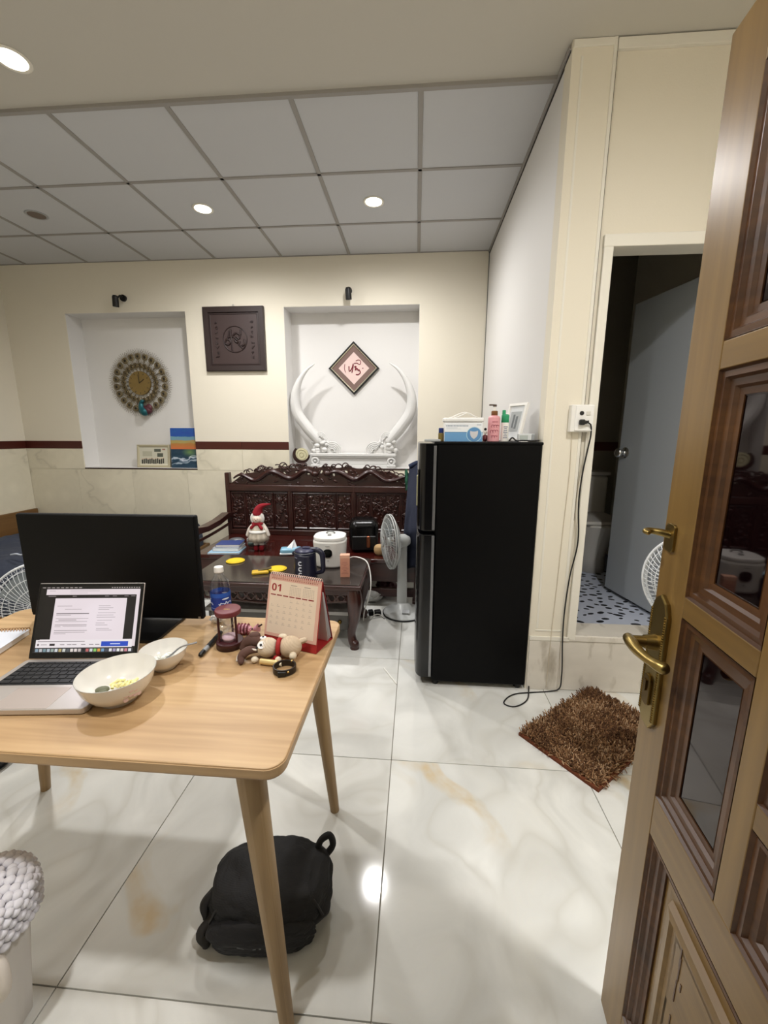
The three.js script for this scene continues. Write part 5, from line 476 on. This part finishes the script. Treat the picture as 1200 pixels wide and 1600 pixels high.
// ================= MAT =================
{ const t = thing('door_mat', 'shaggy brown rectangular mat lying before the wet room step', 'mat', [0.85, 0, -1.758], 0.679); const w = 0.6, d = 0.376; part('backing', rb(w, 0.01, d, 0.004, 0, 0.005, 0), M(0x5a2c14, 0.9), t); part('border', ring(-w / 2, -d / 2, w / 2, d / 2, [[0, 0.0], [0, 0.014], [0.012, 0.014], [0.012, 0.008]]).rotateX(-Math.PI / 2), M(0x6a3518, 0.9), t, 'stitched brown border');
  const tg = new THREE.CylinderGeometry(0.0022, 0.0034, 0.042, 4, 2); deform(tg, v => { v.x += 0.012 * Math.pow(v.y + 0.021, 2) / 0.00176; }); tg.translate(0, 0.021, 0); const n = 9000; const im = new THREE.InstancedMesh(tg, M(0xffffff, 0.95), n); const q = new THREE.Object3D(), c = new THREE.Color(), cs = [[0.10, 0.042, 0.016], [0.155, 0.07, 0.027], [0.22, 0.11, 0.045], [0.34, 0.19, 0.09], [0.50, 0.33, 0.19]]; for (let i = 0; i < n; i++) { const x = R(-w / 2 + 0.012, w / 2 - 0.012), z = R(-d / 2 + 0.012, d / 2 - 0.012); q.position.set(x, 0.009, z); q.rotation.set(R(-1, 1), R(0, 6.28), R(-1, 1)); const s = R(0.6, 1.0); q.scale.set(1, s, 1); q.updateMatrix(); im.setMatrixAt(i, q.matrix); const k = cs[Math.floor(Math.min(4.99, Math.max(0, (rnd() * 4.2 + 0.1 + fbm(x * 7, z * 7, 3, 2) * 5))))]; c.setRGB(...k); im.setColorAt(i, c); } im.name = 'pile'; im.userData = { kind: 'stuff', label: 'brown and tan shaggy pile' }; im.castShadow = im.receiveShadow = true; t.add(im); }
// ================= BACKPACK =================
{ const t = thing('backpack', 'black backpack lying on the floor under the table', 'backpack', [-0.395, 0, -0.94], 0.12); const bm = M(0x141416, 0.75, { bumpMap: clothN, bumpScale: 0.0012 });
  const blob = (rx, ry, rz, p, nz, sd) => deform(new THREE.IcosahedronGeometry(1, 24), v => { const l = Math.pow(Math.pow(Math.abs(v.x), p) + Math.pow(Math.abs(v.y), p) + Math.pow(Math.abs(v.z), p), -1 / p); v.multiplyScalar(l * (1 + nz * fbm(v.x * 2.2 + sd, v.y * 2.2, v.z * 2.2, 4))); v.set(v.x * rx, v.y * ry, v.z * rz); });
  part('body', deform(blob(0.172, 0.074, 0.115, 2.8, 0.16, 2), v => { v.y += 0.073; v.y += v.z < 0 ? -v.z * 0.1 : 0; if (v.y < 0) v.y = 0.001; }), bm, t); part('front_pocket', deform(blob(0.14, 0.05, 0.045, 2.8, 0.2, 7), v => { v.x -= 0.01; v.y += 0.056; v.z += 0.09; if (v.y < 0) v.y = 0.001; }), M(0x1a1a1d, 0.75), t);
  part('zip', tube([[-0.15, 0.08, 0.09], [-0.12, 0.118, 0.075], [0, 0.134, 0.06], [0.12, 0.122, 0.07], [0.155, 0.08, 0.085]], 0.004, 30, 6), m.black, t); part('strap_loop', [tube([[0.12, 0.11, -0.06], [0.135, 0.15, -0.07], [0.16, 0.16, -0.075], [0.17, 0.13, -0.07], [0.145, 0.10, -0.06]], 0.010, 30, 8)], bm, t); part('side_strap', [taper([[-0.16, 0.09, 0.02], [-0.182, 0.075, 0.04], [-0.172, 0.045, 0.05]], [0.014, 0.012, 0.012], 14, 8), taper([[-0.155, 0.05, 0.06], [-0.178, 0.03, 0.08], [-0.16, 0.02, 0.095]], [0.014, 0.016, 0.012], 14, 8)], M(0x23201e, 0.7), t);
  part('logo', [tr(rb(0.02, 0.005, 0.002, 0.0006), -0.055, 0.056, 0.132, 0, 0, -0.3), tr(rb(0.008, 0.004, 0.002, 0.0006), -0.02, 0.052, 0.134), tr(rb(0.006, 0.004, 0.002, 0.0006), -0.005, 0.052, 0.134), tr(rb(0.012, 0.004, 0.002, 0.0006), 0.045, 0.056, 0.132)], M(0x6d7072, 0.6), t, 'small grey lettering'); }
{ const t = thing('black_strap', 'black strap and buckle on the floor beyond the table left leg', 'strap', [-1.75, 0, -1.40]); part('webbing', [taper([[0.0, 0.09, -0.12], [0.0, 0.06, -0.04], [-0.02, 0.03, 0.06], [-0.06, 0.012, 0.14]], [0.014, 0.018, 0.016, 0.012], 20, 8)], m.blackMat, t); part('buckle', [tr(rb(0.05, 0.025, 0.06, 0.01), 0.035, 0.02, 0.04, 0, 0.4)], m.black, t); part('tangle', [tube([[0.0, 0.05, -0.03], [0.05, 0.035, 0.0], [0.06, 0.02, 0.06], [0.02, 0.012, 0.09]], 0.01, 20, 6)], m.blackMat, t); }
{ // knitted throw at the left edge
  const t = thing('knit_throw', 'white cloth with chunky knitted border at the lower left edge', 'throw', [-0.955, 0, -0.655]); t.scale.setScalar(0.86); const wm = M(0xdcdadf, 0.95), cm = M(0xcfcac4, 0.9);
  const core = deform(new THREE.CylinderGeometry(0.10, 0.06, 0.40, 60, 30), v => { const a = Math.atan2(v.z, v.x); const k = 1 + 0.07 * Math.sin(a * 7 + v.y * 3) * (0.5 - v.y); v.x *= k; v.z *= k; v.y += 0.2; }); part('cloth', core, cm, t, 'hanging plain white cloth'); part('cloth_fold', [taper([[0.085, 0.345, 0.055], [0.112, 0.30, 0.06], [0.118, 0.24, 0.065], [0.105, 0.21, 0.065]], [0.014, 0.016, 0.014, 0.006], 24, 12)], M(0xd8cfc4, 0.9), t);
  const g = []; for (let k = 0; k < 10; k++) { const el = k / 9.5 * 1.5, rr = (k < 4 ? 0.118 : 0.118 * Math.cos((k - 3) / 6.5 * 1.45)), y = k < 4 ? 0.345 + k * 0.02 : 0.405 + 0.05 * Math.sin((k - 3) / 6.5 * 1.5), n = Math.max(4, Math.round(rr * 6.283 / 0.021)); for (let i = 0; i < n; i++) { const a = (i + (k % 2) * 0.5) / n * 6.283; g.push(sph(0.0125 * R(0.9, 1.15), rr * Math.cos(a), y + R(-0.003, 0.003), rr * Math.sin(a), 1, 0.85, 1, 8)); } } g.push(sph(0.113, 0, 0.40, 0, 1, 0.45, 1)); part('knit_border', g, wm, t, 'bobbled chunky knit'); }
// ================= BED =================
{ const t = thing('bed', 'low wooden bed at the far left with oak headboard', 'bed', [-3.1, 0, -3.1]); const U = g => metricUV(g, 0.9, 'x', 0.2, 0.5); const hm = M(0xa39070, 0.5, { map: oakT }); part('headboard', metricUV(rb2(-0.985, -0.95, 0, 0.575, -0.93, 0.93, 0.006), 0.9, 'z'), hm, t); part('frame', U(merge([rb2(-0.95, 0.95, 0.1, 0.24, -0.92, -0.89, 0.006), rb2(-0.95, 0.95, 0.1, 0.24, 0.89, 0.92, 0.006), rb2(0.92, 0.95, 0.1, 0.24, -0.89, 0.89, 0.006), rb2(-0.94, 0.92, 0.18, 0.2, -0.89, 0.89, 0.006)])), hm, t); for (const sx of [-1, 1]) for (const sz of [-1, 1]) part('leg', rb2(sx * 0.9 - 0.03, sx * 0.9 + 0.03, 0, 0.18, sz * 0.85 - 0.03, sz * 0.85 + 0.03, 0.004), hm, t); part('mattress', rb(1.84, 0.18, 1.76, 0.05, 0, 0.29, 0), M(0x3a4150, 0.9), t); }
{ const g = deform(new THREE.BoxGeometry(1.3, 0.2, 1.6, 60, 8, 70), v => { const e = Math.max(Math.abs(v.x) / 0.65, Math.abs(v.z) / 0.8); const k = Math.pow(Math.max(0, 1 - Math.pow(e, 6)), 0.5); v.y = (v.y > 0 ? 1 : 0.0) * 0.01 + (v.y + 0.1) * (0.25 + 0.75 * k) * (0.75 + 0.7 * fbm(v.x * 2.3, v.z * 2.3, 5, 4)) + (v.y > 0 ? 0.03 * fbm(v.x * 9, v.z * 9, 7, 3) : 0); if (v.y < 0) v.y = 0; v.x += -2.78; v.z += -3.05; v.y += 0.381; }); const t = thing('quilt', 'rumpled slate blue quilt heaped on the bed', 'quilt'); part('quilt_cloth', g, M(0x2b303d, 0.95, { bumpMap: clothN, bumpScale: 0.001 }), t); part('stitched_mark', tube([[-2.68, 0.575, -2.42], [-2.64, 0.582, -2.42], [-2.61, 0.576, -2.42], [-2.57, 0.585, -2.42]], 0.006, 16, 6), M(0xa9b0bc, 0.7), t); }
// ================= TOILET =================
{ const t = thing('toilet', 'white toilet half hidden in the dark wet room', 'toilet', [1.42, SY - 0.03, -3.34]); const pm = PM(0xcfccc6, 0.25); part('tank', [rb(0.38, 0.36, 0.17, 0.03, 0, 0.56, -0.28)], pm, t); part('tank_lid', rb(0.4, 0.03, 0.19, 0.012, 0, 0.755, -0.28), pm, t); part('bowl', deform(lathe([[0, 0], [0.12, 0], [0.11, 0.12], [0.15, 0.28], [0.185, 0.38], [0.19, 0.4], [0.15, 0.4], [0.1, 0.25], [0, 0.2]], 36), v => { v.z *= 1.3; }), pm, t); part('seat_lid', [rb(0.36, 0.03, 0.46, 0.014, 0, 0.415, 0.0)], pm, t); }
renderer.render(scene, camera);
